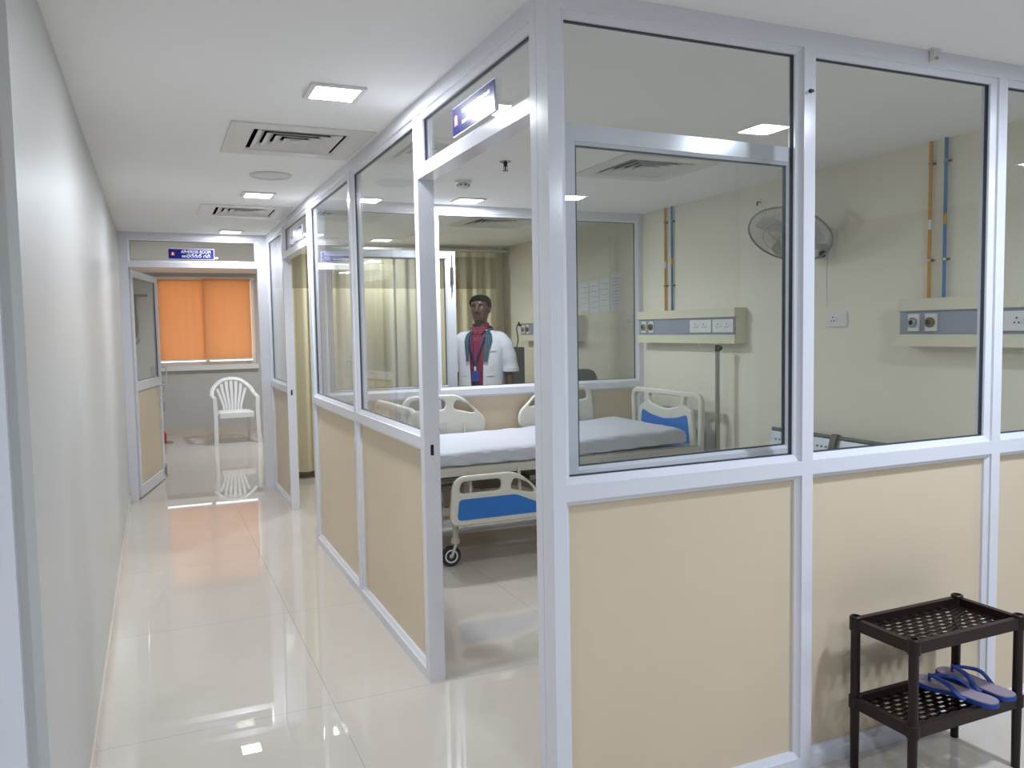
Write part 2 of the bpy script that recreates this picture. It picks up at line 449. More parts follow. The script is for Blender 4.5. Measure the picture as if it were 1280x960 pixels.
# cross partition between the two rooms
wx = sempty('wall_middle', (0, 3.775, 0))
for a, b in ((.0705, .10), (.90, .945), (1.83, 1.875), (2.706, 2.7495)): member(wx, 'post', fx, a, b, 0, H)
for a, b in ((.10, .90), (.945, 1.83), (1.875, 2.706)): bay(wx, fx, a, b)
# partition of the far room with its open doorway
wa = sempty('wall_far', (0, 6.10, 0))
for a, b in ((-1.28, -1.205), (-.085, -.0005)): member(wa, 'post', fx, a, b, 0, H)
doorbay(wa, fx, -1.205, -.085)

# ------------------------------------------------------------------ open door leaves
def leaf(name, loc, rotz, w_, hh=2.115, st=.07):
    rt = sempty(name, loc, rotz); t = .04
    fn = lambda u_, v_, z_: (u_, v_, z_)
    member(rt, 'stile', fn, 0, st, .012, hh, 0, t); member(rt, 'stile', fn, w_-st, w_, .012, hh, 0, t)
    member(rt, 'top_rail', fn, st, w_-st, hh-.05, hh, 0, t); member(rt, 'middle_rail', fn, st, w_-st, 1.0, 1.08, 0, t); member(rt, 'bottom_rail', fn, st, w_-st, .012, .11, 0, t)
    pane(rt, fn, st, w_-st, 1.08, hh-.05, .010, t, .004); board(rt, fn, st, w_-st, .11, 1.0, t, .010)
    for z in (.3, 1.75):
        bm = bmesh.new(); tube(bm, [(-.008, t, z-.05), (-.008, t, z+.05)], .008); obj('hinge', bm, M['alu'], rt, smooth=True)
    return rt
l1 = leaf('door_2', (.07, .105, 0), .044, 1.0)
l2 = leaf('door_3', (.095, 3.89, 0), 0.0, 1.03)
l3 = leaf('door_4', (-1.188, 6.185, 0), math.radians(78), 1.08)
def pull(root, x, y0, s):
    bm = bmesh.new()
    tube(bm, bez([(x, y0, 1.00), (x, y0+s*.05, 1.0), (x, y0+s*.055, 1.02), (x, y0+s*.055, 1.16), (x, y0+s*.05, 1.18), (x, y0, 1.18)], 5), .008)
    obj('pull_handle', bm, M['white'], root, smooth=True)
pull(l3, 1.045, 0, -1); pull(l3, 1.045, .04, 1)
bm = bmesh.new(); tube(bm, [(1.06, -.012, .02), (1.06, -.012, .16)], .006); box(bm, 1.045, 1.075, -.016, 0, .05, .13); tube(bm, [(1.06, -.012, .05), (1.085, -.03, .045)], .005)
obj('tower_bolt', bm, M['chrome'], l3)
bm = bmesh.new(); box(bm, 0.985, 1.01, -.012, 0, 1.86, 1.99); tube(bm, [(.998, -.016, 1.8), (.998, -.016, 2.09)], .005)
obj('tower_bolt', bm, M['chrome'], l2)

# ------------------------------------------------------------------ far window
wn = sempty('window_1', ((WX0+WX1)/2, 11.33, WZ0)); cx = (WX0+WX1)/2
bm = bmesh.new(); hw = (WX1-WX0)/2; hz = WZ1-WZ0
for a, b, c, e in ((-hw, -hw+.05, 0, hz), (hw-.05, hw, 0, hz), (-hw+.05, hw-.05, 0, .05), (-hw+.05, hw-.05, hz-.05, hz), (-.03, .03, .05, hz-.05)): box(bm, a, b, 0, .05, c, e)
obj('window_frame', bm, M['winframe'], wn)
obj('glass_pane', B(-hw+.04, hw-.04, .022, .028, .04, hz-.04), M['glass'], wn)
obj('window_sill', B(-hw-.02, hw+.02, -.15, 0, -.075, .0), M['winframe'], wn, bevel=.006)
obj('window_head', B(-hw-.01, hw+.01, -.085, -.06, hz-.03, hz+.012), M['winframe'], wn)

# ------------------------------------------------------------------ ceiling lamps
def lamp(x, y, label, group, p=1.0, tone=(.92, .975, 1.06)):
    t = thing('ceiling_light', label, 'ceiling light', (x, y, H), 0, group)
    bm = bmesh.new(); fn = lambda u_, v_, z_: (u_, z_, v_)
    for a, b, c, e in ((-.105, .105, -.105, -.085), (-.105, .105, .085, .105), (-.105, -.085, -.085, .085), (.085, .105, -.085, .085)): box(bm, a, b, c, e, -.010, 0)
    obj('lamp_rim', bm, M['white'], t, bevel=.003)
    obj('lamp_diffuser', B(-.086, .086, -.086, .086, -.006, -.001), M['lampface'], t)
    L = bpy.data.lights.new('panel_glow', 'AREA'); L.shape = 'SQUARE'; L.size = .165; L.energy = LAMP_W*p; L.color = tone
    lo = link('panel_glow', L, t); lo.location = (0, 0, -.008)
    return t
lamp(-.335, 1.195, 'square white corridor ceiling light beside the nearer door, before the first air vent', 'corridor ceiling lights', 1.22)
lamp(-.335, 3.72, 'square white corridor ceiling light between the two air vents, past the round grille', 'corridor ceiling lights', 1.2)
lamp(-.335, 5.86, 'square white corridor ceiling light tight against the glazed wall with the APHERESIS ROOM sign', 'corridor ceiling lights', .42)
lamp(1.10, 3.52, 'square white ceiling light inside the bed room, in front of the glazed cross partition', 'room ceiling lights', 1.42)
lamp(1.15, 6.15, 'square white ceiling light in the second room behind the standing person', 'room ceiling lights', 1.2)
DAY = (.85, .965, 1.15)
lamp(1.69, -1.01, 'square white hall ceiling light, the nearer of two mirrored in the front glass', 'hall ceiling lights', 1.7, DAY)
lamp(1.757, -3.10, 'square white hall ceiling light, the farther of two mirrored in the front glass', 'hall ceiling lights', 1.3, DAY)
lamp(-.9, -3.3, 'square white fill light added unseen in the hall, alone by the entrance wall', 'hall ceiling lights', 1.7, DAY)  # added fill lamp out of view, lifts the hall brightness
lamp(3.85, -1.10, 'square white fill light added unseen at the far end of the hall, by the partition line', 'hall ceiling lights', .7, DAY)  # unseen extra lamp, added to brighten the hall side
lamp(-2.5, -1.60, 'square white fill light added unseen outside the closed entrance door', 'hall ceiling lights', 1.0, DAY)  # another added hall fill, no such fixture in view
lamp(.55, 9.0, 'square white fill light added unseen inside the room with the orange blinds', 'room ceiling lights', 2.6)  # hidden lamp added to raise the far room's brightness

# ------------------------------------------------------------------ air vents
def sqring(bm, s0, z0, s1, z1):
    a = [bm.verts.new((s0*i, s0*j, z0)) for i, j in ((-1,-1),(1,-1),(1,1),(-1,1))]; b = [bm.verts.new((s1*i, s1*j, z1)) for i, j in ((-1,-1),(1,-1),(1,1),(-1,1))]
    for k in range(4): bm.faces.new((a[k], a[(k+1) % 4], b[(k+1) % 4], b[k]))
def vent(x, y, label):
    t = thing('air_vent', label, 'air vent', (x, y, H), 0, 'square ceiling air vents')
    bm = bmesh.new()
    prof = [(.325, 0), (.325, -.008), (.228, -.008), (.214, .003), (.214, 0)]
    for (s0, z0), (s1, z1) in zip(prof, prof[1:]): sqring(bm, s0, z0, s1, z1)
    sqring(bm, .214, 0, .325, 0)
    obj('vent_frame', bm, M['vent'], t)
    for k in range(4):
        s = .196 - k*.045; bm = bmesh.new()
        sqring(bm, s, -.005, s-.042, .015); sqring(bm, s-.042, .015, s-.042, .0175); sqring(bm, s-.042, .0175, s, -.002); sqring(bm, s, -.002, s, -.005)
        obj('louvre', bm, M['vent'], t)
    obj('vent_core', B(-.022, .022, -.022, .022, -.004, .0), M['vent'], t)
    bm = bmesh.new()
    for a, b, c, e in ((-.222, -.215, -.222, .222), (.215, .222, -.222, .222), (-.215, .215, -.222, -.215), (-.215, .215, .215, .222)): box(bm, a, b, c, e, .004, .25)
    box(bm, -.222, .222, -.222, .222, .25, .26)
    obj('duct_box', bm, M['dark'], t)
for (x, y), lb in zip(VENTS, ('square white louvred air vent in the corridor ceiling, the nearer one', 'square white louvred air vent in the corridor ceiling, the farther one past the round grille',
    'square white louvred air vent in the ceiling over the bed room', 'square white louvred air vent in the ceiling of the second room')): vent(x, y, lb)

def grille(x, y, rad, label):
    t = thing('round_ceiling_grille', label, 'ceiling speaker', (x, y, H), 0, 'round ceiling grilles')
    bm = bmesh.new(); lathe(bm, [(rad, 0), (rad, -.006), (rad*.9, -.012), (rad*.84, -.008), (rad*.84, 0)], 40); obj('grille_ring', bm, M['vent'], t, smooth=True)
    bm = bmesh.new(); lathe(bm, [(rad*.84, -.001), (rad*.84, -.006), (.002, -.009), (.002, -.001)], 40); obj('grille_mesh', bm, M['vent'], t, smooth=True)
    return t
grille(-.345, 3.0, .12, 'flat round white grille in the corridor ceiling between vent and lamp')
grille(1.12, -1.18, .15, 'flat round white grille in the hall ceiling near the front partition')

t = thing('smoke_detector', 'round white smoke detector on the bed room ceiling', 'smoke detector', (.805, 2.82, H))
bm = bmesh.new(); lathe(bm, [(.055, 0), (.055, -.014), (.045, -.018), (.001, -.018)], 28); obj('mounting_base', bm, M['white'], t, smooth=True)
bm = bmesh.new(); lathe(bm, [(.036, -.018), (.040, -.030), (.034, -.044), (.018, -.050), (.001, -.050)], 28); obj('sensor_head', bm, M['white'], t, smooth=True)
bm = bmesh.new()
for k in range(8):
    a = k*PI/4; vs = box(bm, .036, .0415, -.007, .007, -.034, -.026); xform(vs, Matrix.Rotation(a, 4, 'Z'))
obj('sensor_slot', bm, M['greytrim'], t)
t = thing('fire_sprinkler', 'small steel fire sprinkler hanging from the bed room ceiling', 'sprinkler', (.822, 2.19, H))
bm = bmesh.new(); lathe(bm, [(.034, 0), (.034, -.004), (.016, -.010), (.012, -.010), (.001, -.01)], 24); obj('ceiling_plate', bm, M['chrome'], t, smooth=True)
bm = bmesh.new(); lathe(bm, [(.011, -.009), (.011, -.028), (.004, -.03), (.004, -.05), (.001, -.05)], 16); obj('sprinkler_body', bm, M['black'], t, smooth=True)
bm = bmesh.new(); lathe(bm, [(.017, -.050), (.017, -.053), (.001, -.053)], 16); tube(bm, [(.010, 0, -.02), (.012, 0, -.04), (.004, 0, -.052)], .002, 6); tube(bm, [(-.010, 0, -.02), (-.012, 0, -.04), (-.004, 0, -.052)], .002, 6); obj('deflector', bm, M['chrome'], t)

# ceiling clip and screw hook on the front partition
t = thing('ceiling_clip', 'tiny white clip hanging from the ceiling above the front partition', 'clip', (1.485, -.012, H))
bm = bmesh.new(); box(bm, -.008, .008, -.010, .010, -.040, 0); box(bm, -.022, .022, -.012, .012, -.004, 0); obj('clip_body', bm, M['white'], t)
bm = bmesh.new(); tube(bm, [(0, -.010, -.033), (0, -.016, -.033)], .006); obj('clip_screw', bm, M['chrome'], t)
t = thing('screw_hook', 'small dark metal screw hook on the front post between two panes', 'hook', (.943, 0, 2.258))
bm = bmesh.new(); tube(bm, bez([(0, 0, 0), (0, -.012, 0), (-.006, -.02, -.006), (-.012, -.016, -.008)], 4), .003, 8); obj('hook_wire', bm, M['greytrim'], t)
bm = bmesh.new(); lathe(bm, [(.007, 0), (.007, .004), (.001, .004)], 12, AX((0, 0, 0), (1, 0, 0), (0, 0, 1), (0, -1, 0))); obj('hook_plate', bm, M['black'], t)

# ------------------------------------------------------------------ signs
def sign(name, label, loc, x, y, z, w_, h_, text, group=None):
    t = thing(name, label, 'sign', loc, 0, group)
    A = AX((0, 0, 0), x, y, z)
    bm = bmesh.new(); xform(box(bm, -w_/2, w_/2, -h_/2, h_/2, 0, .004), A); obj('sign_border', bm, M['signwhite'], t)
    bm = bmesh.new(); xform(box(bm, -w_/2+.004, w_/2-.004, -h_/2+.004, h_/2-.004, .0035, .006), A); obj('sign_plate', bm, M['signblue'], t)
    A2 = A @ Matrix.Translation((0, 0, .0065))
    # little emblem: white drop on red petals
    bm = bmesh.new()
    for k in range(4):
        a = PI/4 + k*PI/2; c = Vector((-w_*.40+math.cos(a)*h_*.14, math.sin(a)*h_*.14, 0))
        xform(box(bm, c.x-h_*.07, c.x+h_*.07, c.y-h_*.07, c.y+h_*.07, -.0004, .0004), A2)
    obj('emblem_petals', bm, M['signred'], t)
    bm = bmesh.new()
    pr = [Vector((-w_*.40+math.sin(q)*h_*.10*(1 if q < PI else 1), -h_*.02-math.cos(q)*h_*.11 + (h_*.12 if abs(q-PI) < .3 else 0), 0)) for q in [2*PI*k/14 for k in range(14)]]
    rings(bm, [[A2 @ (p+Vector((0, 0, 0))) for p in pr], [A2 @ (p+Vector((0, 0, .0008))) for p in pr]]); obj('emblem_drop', bm, M['signwhite'], t)
    if text:
        text_mesh('sign_lettering', text[0], h_*.44, M['signwhite'], t, A2 @ Matrix.Translation((w_*.10, h_*.2, 0)), .0004, w_*.64)
        text_mesh('sign_lettering', text[1], h_*.40, M['signwhite'], t, A2 @ Matrix.Translation((w_*.10, -h_*.2, 0)), .0004, w_*.62)
    else:   # lettering that glare washes out: only its soft white strokes
        rnd = random.Random(3)
        for row, hh in ((.18, .12), (-.2, .11)):
            bm = bmesh.new(); xx = -w_*.25
            while xx < w_*.40:
                q = w_*(.018 + .03*rnd.random()); yy = h_*(row + .03*rnd.random())
                vs = box(bm, xx, xx+q, yy-h_*hh*.5, yy+h_*hh*.5, -.0003, .0003); xform(vs, A2); xx += q + w_*.012
            obj('sign_lettering', bm, M['signwhite'], t)
    return t
sign('door_sign', 'blue sign reading APHERESIS ROOM in two scripts over the far doorway', (-.666, 6.132, 2.262), (1, 0, 0), (0, 0, 1), (0, -1, 0), .40, .098, ('APHERESIS ROOM', 'అఫెరేసిస్ గది'), 'blue door signs')
sign('door_sign', 'blue sign washed out by glare on the glass over the bed room doorway', (.030, .635, 2.275), (0, -1, 0), (0, 0, 1), (-1, 0, 0), .41, .105, None, 'blue door signs')
sign('door_sign', 'small blue sign on the glass over the second doorway along the corridor', (.030, 4.40, 2.27), (0, -1, 0), (0, 0, 1), (-1, 0, 0), .41, .105, None, 'blue door signs')

# ------------------------------------------------------------------ blinds
def blind(x0, x1, label, dy=0.0):
    t = thing('roller_blind', label, 'blind', ((x0+x1)/2, 11.245+dy, WZ0), 0, 'orange roller blinds'); hw = (x1-x0)/2
    bm = bmesh.new(); n = 40; z0, z1 = .085, 1.285
    rs = []
    for k in range(n+1):
        x = -hw + 2*hw*k/n; y = .002*math.sin(k*.9)
        rs.append([Vector((x, y-.0006, z0)), Vector((x, y+.0006, z0)), Vector((x, y+.0006, z1)), Vector((x, y-.0006, z1))])
    rings(bm, rs); obj('blind_fabric', bm, M['blind'], t)
    bm = bmesh.new(); tube(bm, [(-hw, 0, 1.295), (hw, 0, 1.295)], .016, 14); obj('roller_tube', bm, M['blind'], t, smooth=True)
    obj('bottom_bar', B(-hw, hw, -.006, .006, .070, .090), M['winframe'], t, bevel=.002)
blind(-.965, -.295, 'orange roller blind pulled down over the window half beside the door leaf', .018)
blind(-.31, .385, 'orange roller blind pulled down over the window half above the plastic chair', -.018)

# ------------------------------------------------------------------ hospital bed
bed = thing('hospital_bed', 'white hospital bed with blue inset boards standing under the wall panel', 'bed', (1.50, 3.20, 0))
bm = bmesh.new()
for s in (-1, 1): box(bm, -1.02, 1.04, s*.46-.018, s*.46+.018, .595, .648)
box(bm, -1.04, -1.0, -.46, .46, .595, .648); box(bm, 1.0, 1.04, -.46, .46, .595, .648)
obj('bed_frame', bm, M['bedmetal'], bed, bevel=.006)
bm = bmesh.new()
for k, (a, b) in enumerate(((-.99, -.45), (-.43, -.05), (-.03, .18), (.20, .98))): box(bm, a, b, -.44, .44, .640, .652)
obj('mattress_deck', bm, M['bedmetal'], bed, bevel=.003)
bm = bmesh.new()
for s in (-1, 1): box(bm, -.86, .86, s*.36-.022, s*.36+.022, .33, .38)
for x in (-.86, .0, .86): box(bm, x-.022, x+.022, -.38, .38, .33, .38)
for x in (-.70, .70):
    for s in (-1, 1): box(bm, x-.02, x+.02, s*.34-.02, s*.34+.02, .38, .60)
obj('chassis', bm, M['bedmetal'], bed, bevel=.005)
bm = bmesh.new(); tube(bm, [(-1.0, -.12, .46), (-.2, -.12, .49)], .016, 10); tube(bm, [(-1.0, .12, .46), (.3, .12, .50)], .016, 10)
box(bm, -.55, -.35, -.20, -.04, .44, .53); box(bm, -.25, -.05, -.34, .34, .50, .53); tube(bm, [(-.62, -.30, .50), (-.62, .30, .50)], .02, 10)
for y in (-.3, -.22, -.05): lathe(bm, [(.001, -.015), (.03, -.015), (.03, .015), (.001, .015)], 14, Matrix.Translation((-.62, y, .50)) @ Matrix.Rotation(PI/2, 4, 'X'))
obj('crank_mechanism', bm, M['chrome'], bed, smooth=True)
for y in (-.12, .12):
    bm = bmesh.new(); tube(bm, [(-1.0, y, .46), (-1.09, y, .455), (-1.10, y, .455), (-1.10, y+.05, .40)], .008, 8); tube(bm, [(-1.10, y+.05, .40), (-1.15, y+.05, .40)], .012, 8)
    obj('crank_handle', bm, M['chrome'], bed, smooth=True)
for x in (-.80, .80):
    for s in (-1, 1):
        y = s*.38
        bm = bmesh.new(); tube(bm, [(x, y, .34), (x, y, .17)], .020, 12); tube(bm, [(x, y, .18), (x-.005, y, .145)], .028, 12)
        for q in (-.021, .021): tube(bm, [(x, y+q, .16), (x-.035, y+q, .066)], .010, 8)
        lg = obj('leg', bm, M['bedmetal'], bed, smooth=True)
        mt = Matrix.Translation((x-.035, y, .066)) @ Matrix.Rotation(PI/2, 4, 'X')
        bm = bmesh.new(); lathe(bm, [(.044, -.014), (.060, -.016), (.066, -.008), (.066, .008), (.060, .016), (.044, .014)], 28, mt); wh = obj('caster_wheel', bm, M['rubber'], lg, smooth=True)
        bm = bmesh.new(); lathe(bm, [(.001, -.017), (.012, -.017), (.015, -.012), (.044, -.015), (.044, .015), (.015, .012), (.012, .017), (.001, .017)], 24, mt); obj('wheel_hub', bm, M['white'], lg, smooth=True)

hb_out = roundpoly([(-.455, 0, .02), (.455, 0, .02), (.475, .515, .10), (-.475, .515, .10)])
hb_mid = roundpoly([(-.215, .470, .02), (.215, .470, .02), (.195, .375, .04), (0, .345, .3), (-.195, .375, .04)])
hb_l = roundpoly([(-.430, .470, .05), (-.265, .470, .02), (-.245, .410, .03), (-.345, .375, .06), (-.395, .05, .02), (-.415, .05, .02)])
hb_r = [Vector((-p.x, p.y)) for p in hb_l][::-1]
hb_in = roundpoly([(-.300, .315, .03), (-.17, .285, .1), (0, .268, .2), (.17, .285, .1), (.300, .315, .03), (.340, .03, .03), (-.340, .03, .03)])
hb_in = roundpoly([(-.300, .345, .03), (-.17, .310, .1), (0, .292, .2), (.17, .310, .1), (.300, .345, .03), (.350, .03, .03), (-.350, .03, .03)])
hb_mid = roundpoly([(-.215, .470, .02), (.215, .470, .02), (.200, .400, .04), (0, .365, .3), (-.200, .400, .04)])
for nm, xx, sgn in (('headboard', 1.075, 1), ('footboard', -1.075, -1)):
    A = AX((xx, 0, .515), (0, -1, 0), (0, 0, 1), (-1, 0, 0))
    b_ = slab(nm, [hb_out, hb_mid, hb_l, hb_r], .038, M['bedwhite'], bed, A, .012)
    for q in (-1, 1): slab('board_insert', [hb_in], .006, M['bedblue'], b_, AX((xx+q*.019, 0, .515), (0, -1, 0), (0, 0, 1), (-1, 0, 0)), .002)
    for s in (-1, 1):
        bm = bmesh.new(); box(bm, xx-.02, xx+.02, s*.40-.02, s*.40+.02, .50, .60); box(bm, min(xx, xx-sgn*.06), max(xx, xx-sgn*.06), s*.40-.019, s*.40+.019, .56, .599); obj('board_socket', bm, M['bedmetal'], b_)

sr_out = roundpoly([(0, 0, .07), (.68, 0, .07), (.675, .13, .12), (.47, .315, .20), (.03, .315, .10)])
sr_h1 = roundpoly([(.065, .205, .035), (.355, .205, .035), (.355, .280, .035), (.085, .280, .035)])
sr_h2 = roundpoly([(.415, .205, .03), (.60, .165, .03), (.545, .235, .05), (.435, .280, .04)])
sr_in = roundpoly([(.05, .038, .03), (.63, .038, .03), (.615, .10, .06), (.45, .170, .10), (.065, .170, .03)])
def side_rail(x0, s, z0, mirror):
    # s = side (-1 near), flat board standing along the bed; outer face away from the bed carries the inset
    xdir = (-1, 0, 0) if mirror else (1, 0, 0)
    o = (x0 + (.68 if mirror else 0), s*.530, z0)
    nz = Vector(xdir).cross(Vector((0, 0, 1)))
    A = AX(o, xdir, (0, 0, 1), nz)
    b_ = slab('side_rail', [sr_out, sr_h1, sr_h2], .034, M['bedwhite'], bed, A, .011)
    k = .0175 if nz.y*s > 0 else -.0175
    slab('board_insert', [sr_in], .005, M['bedblue'], b_, A @ Matrix.Translation((0, 0, k)), .002)
    for q in (.16, .50):
        bm = bmesh.new(); tube(bm, [A @ Vector((q, .10, -k*1.1)), Vector(((A @ Vector((q, 0, 0))).x, s*.485, .62)), Vector(((A @ Vector((q, 0, 0))).x, s*.47, .62))], .011, 8)
        obj('swing_arm', bm, M['bedmetal'], b_, smooth=True)
    bm = bmesh.new(); xform(box(bm, .30, .36, .06, .11, -.028 if k > 0 else .017, -.017 if k > 0 else .028), A); obj('rail_latch', bm, M['bedmetal'], b_, bevel=.003)
side_rail(-.895, -1, .290, False); side_rail(.06, -1, .290, True)
side_rail(-.895, 1, .715, False); side_rail(.06, 1, .735, True)

mt = thing('mattress', 'thin mattress under a creased white sheet lying on the hospital bed', 'mattress', (1.50, 3.20, .654))
bm = bmesh.new(); rnd = random.Random(5); rs = []
N = 64
def mz(x):   # the head half lifts slightly
    return .002 + max(0, (x-.05))*.030
for i in range(N+1):
    x = -.985 + 1.915*i/N
    th = .088 + .022*i/N; z0 = mz(x); hwid = .462 + .004*math.sin(i*.9); e = 1 - .25*max(0, 1-min(i, N-i)/1.5)
    prof = []
    for (a, b) in roundpoly([(-hwid, 0, .012), (hwid, 0, .012), (hwid*.99, th*e, .045), (-hwid*.99, th*e, .045)], 5): prof.append((a, b))
    full = []
    for k in range(len(prof)):
        a0 = prof[k]; b0 = prof[(k+1) % len(prof)]
        sub = 14 if math.hypot(b0[0]-a0[0], b0[1]-a0[1]) > .2 else 1
        for q in range(sub): full.append((a0[0]+(b0[0]-a0[0])*q/sub, a0[1]+(b0[1]-a0[1])*q/sub))
    rg = []
    for (y, z) in full:
        wv = 0
        if z > th*.3:
            wv = .0035*math.sin(7*x+5*y+1.3*math.sin(9*y)) + .0025*math.sin(23*x-6*y+2*math.sin(6*x)) + .002*math.sin(41*y+5*x)
            if abs(y) > hwid*.9: wv *= .5
        sidew = .004*math.sin(31*x+11*z*20)*(1 if abs(y) > hwid*.9 and z < th*.85 else 0)
        rg.append(Vector((x, y + sidew*(1 if y > 0 else -1), max(z0 + z + wv, mz(x)*.0))))
    rs.append(rg)
rings(bm, rs); obj('sheeted_mattress', bm, M['sheet'], mt, smooth=True)

t = thing('iv_pole', 'bare steel drip pole with a black knob at the head of the hospital bed', 'drip pole', (2.635, 2.645, 0))
bm = bmesh.new(); tube(bm, [(0, 0, .02), (0, 0, 1.02)], .0175, 16); obj('lower_tube', bm, M['chrome'], t, smooth=True)
bm = bmesh.new(); tube(bm, [(0, 0, 1.0), (0, 0, 1.37)], .0155, 14); obj('upper_tube', bm, M['chrome'], t, smooth=True)
bm = bmesh.new(); tube(bm, [(0, 0, 1.352), (0, -.020, 1.352)], .007, 10); lathe(bm, [(.001, 0), (.016, 0), (.018, .008), (.016, .018), (.001, .020)], 8, AX((0, -.018, 1.352), (1, 0, 0), (0, 0, 1), (0, -1, 0))); lathe(bm, [(.0185, 1.33), (.0185, 1.372), (.012, 1.374)], 14); obj('locking_knob', bm, M['black'], t, smooth=True)
bm = bmesh.new(); lathe(bm, [(.10, 0), (.10, .012), (.03, .022), (.016, .05), (.014, .05)], 24); obj('foot_plate', bm, M['chrome'], t, smooth=True)

# ------------------------------------------------------------------ bed head panels on the right wall (right = toward the hall, out = into the room)
WALLV = ((0, -1, 0), (0, 0, 1), (-1, 0, 0))
def gas_outlet(root, A, u_, col):
    bm = bmesh.new(); xform(box(bm, u_-.032, u_+.032, -.045, .045, .0, .012), A); o_ = obj('gas_outlet', bm, M['white'], root, bevel=.004)
    bm = bmesh.new(); lathe(bm, [(.026, 0), (.026, .014), (.020, .020), (.014, .020), (.012, .010), (.001, .010)], 24, A @ Matrix.Translation((u_, 0, .010))); obj('outlet_ring', bm, col, o_, smooth=True)
    bm = bmesh.new(); lathe(bm, [(.0125, 0), (.0125, .014), (.001, .014)], 18, A @ Matrix.Translation((u_, 0, .012))); obj('outlet_port', bm, M['black'], o_)
def socket_plate(root, A, u0, u1, holes, nm='socket_plate', hh=.046):
    bm = bmesh.new(); xform(box(bm, u0, u1, -hh, hh, 0, .010), A); o_ = obj(nm, bm, M['white'], root, bevel=.003)
    for c in holes:
        bm = bmesh.new()
        for dx, dz, r_ in ((0, .014, .0050), (-.011, -.008, .0042), (.011, -.008, .0042)):
            lathe(bm, [(r_, 0), (r_, .0012), (.0005, .0012)], 10, A @ Matrix.Translation((c+dx, dz, .0098)))
        obj('socket_holes', bm, M['black'], o_)
        bm = bmesh.new(); xform(box(bm, c+.022, c+.038, -.012, .014, .009, .0125), A); obj('rocker_switch', bm, M['vent'], o_)
    return o_
def bed_panel(y0, y1, label, z0=1.384, z1=1.634):
    L = y1-y0; t = thing('bed_head_panel', label, 'bed head panel', (2.75, (y0+y1)/2, (z0+z1)/2), 0, 'bed head panels')
    A = AX((0, 0, 0), *WALLV); h = (z1-z0)/2; d_ = .10
    bm = bmesh.new(); prof = [(-h, 0), (-h, d_), (-h*.5, d_), (-h*.5, d_-.018), (h*.5, d_-.018), (h*.5, d_), (h, d_), (h, 0)]
    rings(bm, [[A @ Vector((q, v_, o_)) for v_, o_ in prof] for q in (-L/2, L/2)])
    obj('panel_body', bm, M['cabinet'], t, bevel=.003)
    bm = bmesh.new(); xform(box(bm, -L/2+.008, L/2-.008, -h*.5+.001, h*.5-.001, d_-.0185, d_-.012), A); obj('trunking_strip', bm, M['hubpanel'], t)
    bm = bmesh.new()
    for q in (-.5, .5):
        bm = bmesh.new(); xform(box(bm, -L/2+.008, L/2-.008, h*q-.0045 if q > 0 else h*q+.001, h*q-.001 if q > 0 else h*q+.0045, d_-.0185, d_-.004), A); obj('trunking_edge', bm, M['hubpanel'], t)
    B_ = A @ Matrix.Translation((0, 0, d_-.012))
    gas_outlet(t, B_, -L/2+.10, M['chrome']); gas_outlet(t, B_, -L/2+.205, M['brass'])
    socket_plate(t, B_, .10*L-.02, .10*L+.235, (.10*L+.045, .10*L+.145)); socket_plate(t, B_, .10*L+.250, .10*L+.475, (.10*L+.31, .10*L+.405))
    for q in (.12*L, .44*L):
        bm = bmesh.new(); tube(bm, bez([A @ Vector((q, -h, .07)), A @ Vector((q+.015, -h-.016, .07)), A @ Vector((q+.04, -h-.014, .07)), A @ Vector((q+.05, -h, .07))], 4), .003, 6)
        obj('underside_hook', bm, M['cabinet'], t)
bed_panel(2.48, 3.715, 'cream bed head panel with gas outlets and sockets above the hospital bed')
bed_panel(.105, 1.135, 'cream bed head panel above the waiting bench end, by the front partition')
bed_panel(4.80, 6.08, 'cream bed head panel in the second room behind the standing person')

def pipe(y, m, band, label, bz):
    t = thing('gas_pipe', label, 'pipe', (2.732, y, 1.634), 0, 'medical gas pipes')
    bm = bmesh.new(); tube(bm, [(0, 0, 0), (0, 0, H-1.634)], .0085, 12); obj('pipe_tube', bm, m, t, smooth=True)
    bm = bmesh.new(); tube(bm, [(0, 0, bz), (0, 0, bz+.05)], .0092, 12); obj('colour_band', bm, band, t, smooth=True)
    for z in (.20, .70):
        bm = bmesh.new(); lathe(bm, [(.0085, -.006), (.0125, -.006), (.0125, .006), (.0085, .006)], 12, Matrix.Translation((0, 0, z))); box(bm, .0, .018, -.004, .004, z-.006, z+.006); box(bm, .014, .018, -.022, .022, z-.006, z+.006); obj('pipe_clamp', bm, M['chrome'], t)
pipe(3.425, M['yellow'], M['white'], 'yellow gas pipe above the hospital bed head panel, by the cross partition', .34)
pipe(3.335, M['blue'], M['yellow'], 'blue gas pipe above the hospital bed head panel, by the cross partition', .36)
pipe(1.010, M['yellow'], M['white'], 'yellow gas pipe beyond the fan, over the panel by the front partition', .36)
pipe(.920, M['blue'], M['yellow'], 'blue gas pipe beyond the fan, over the panel by the front partition', .38)

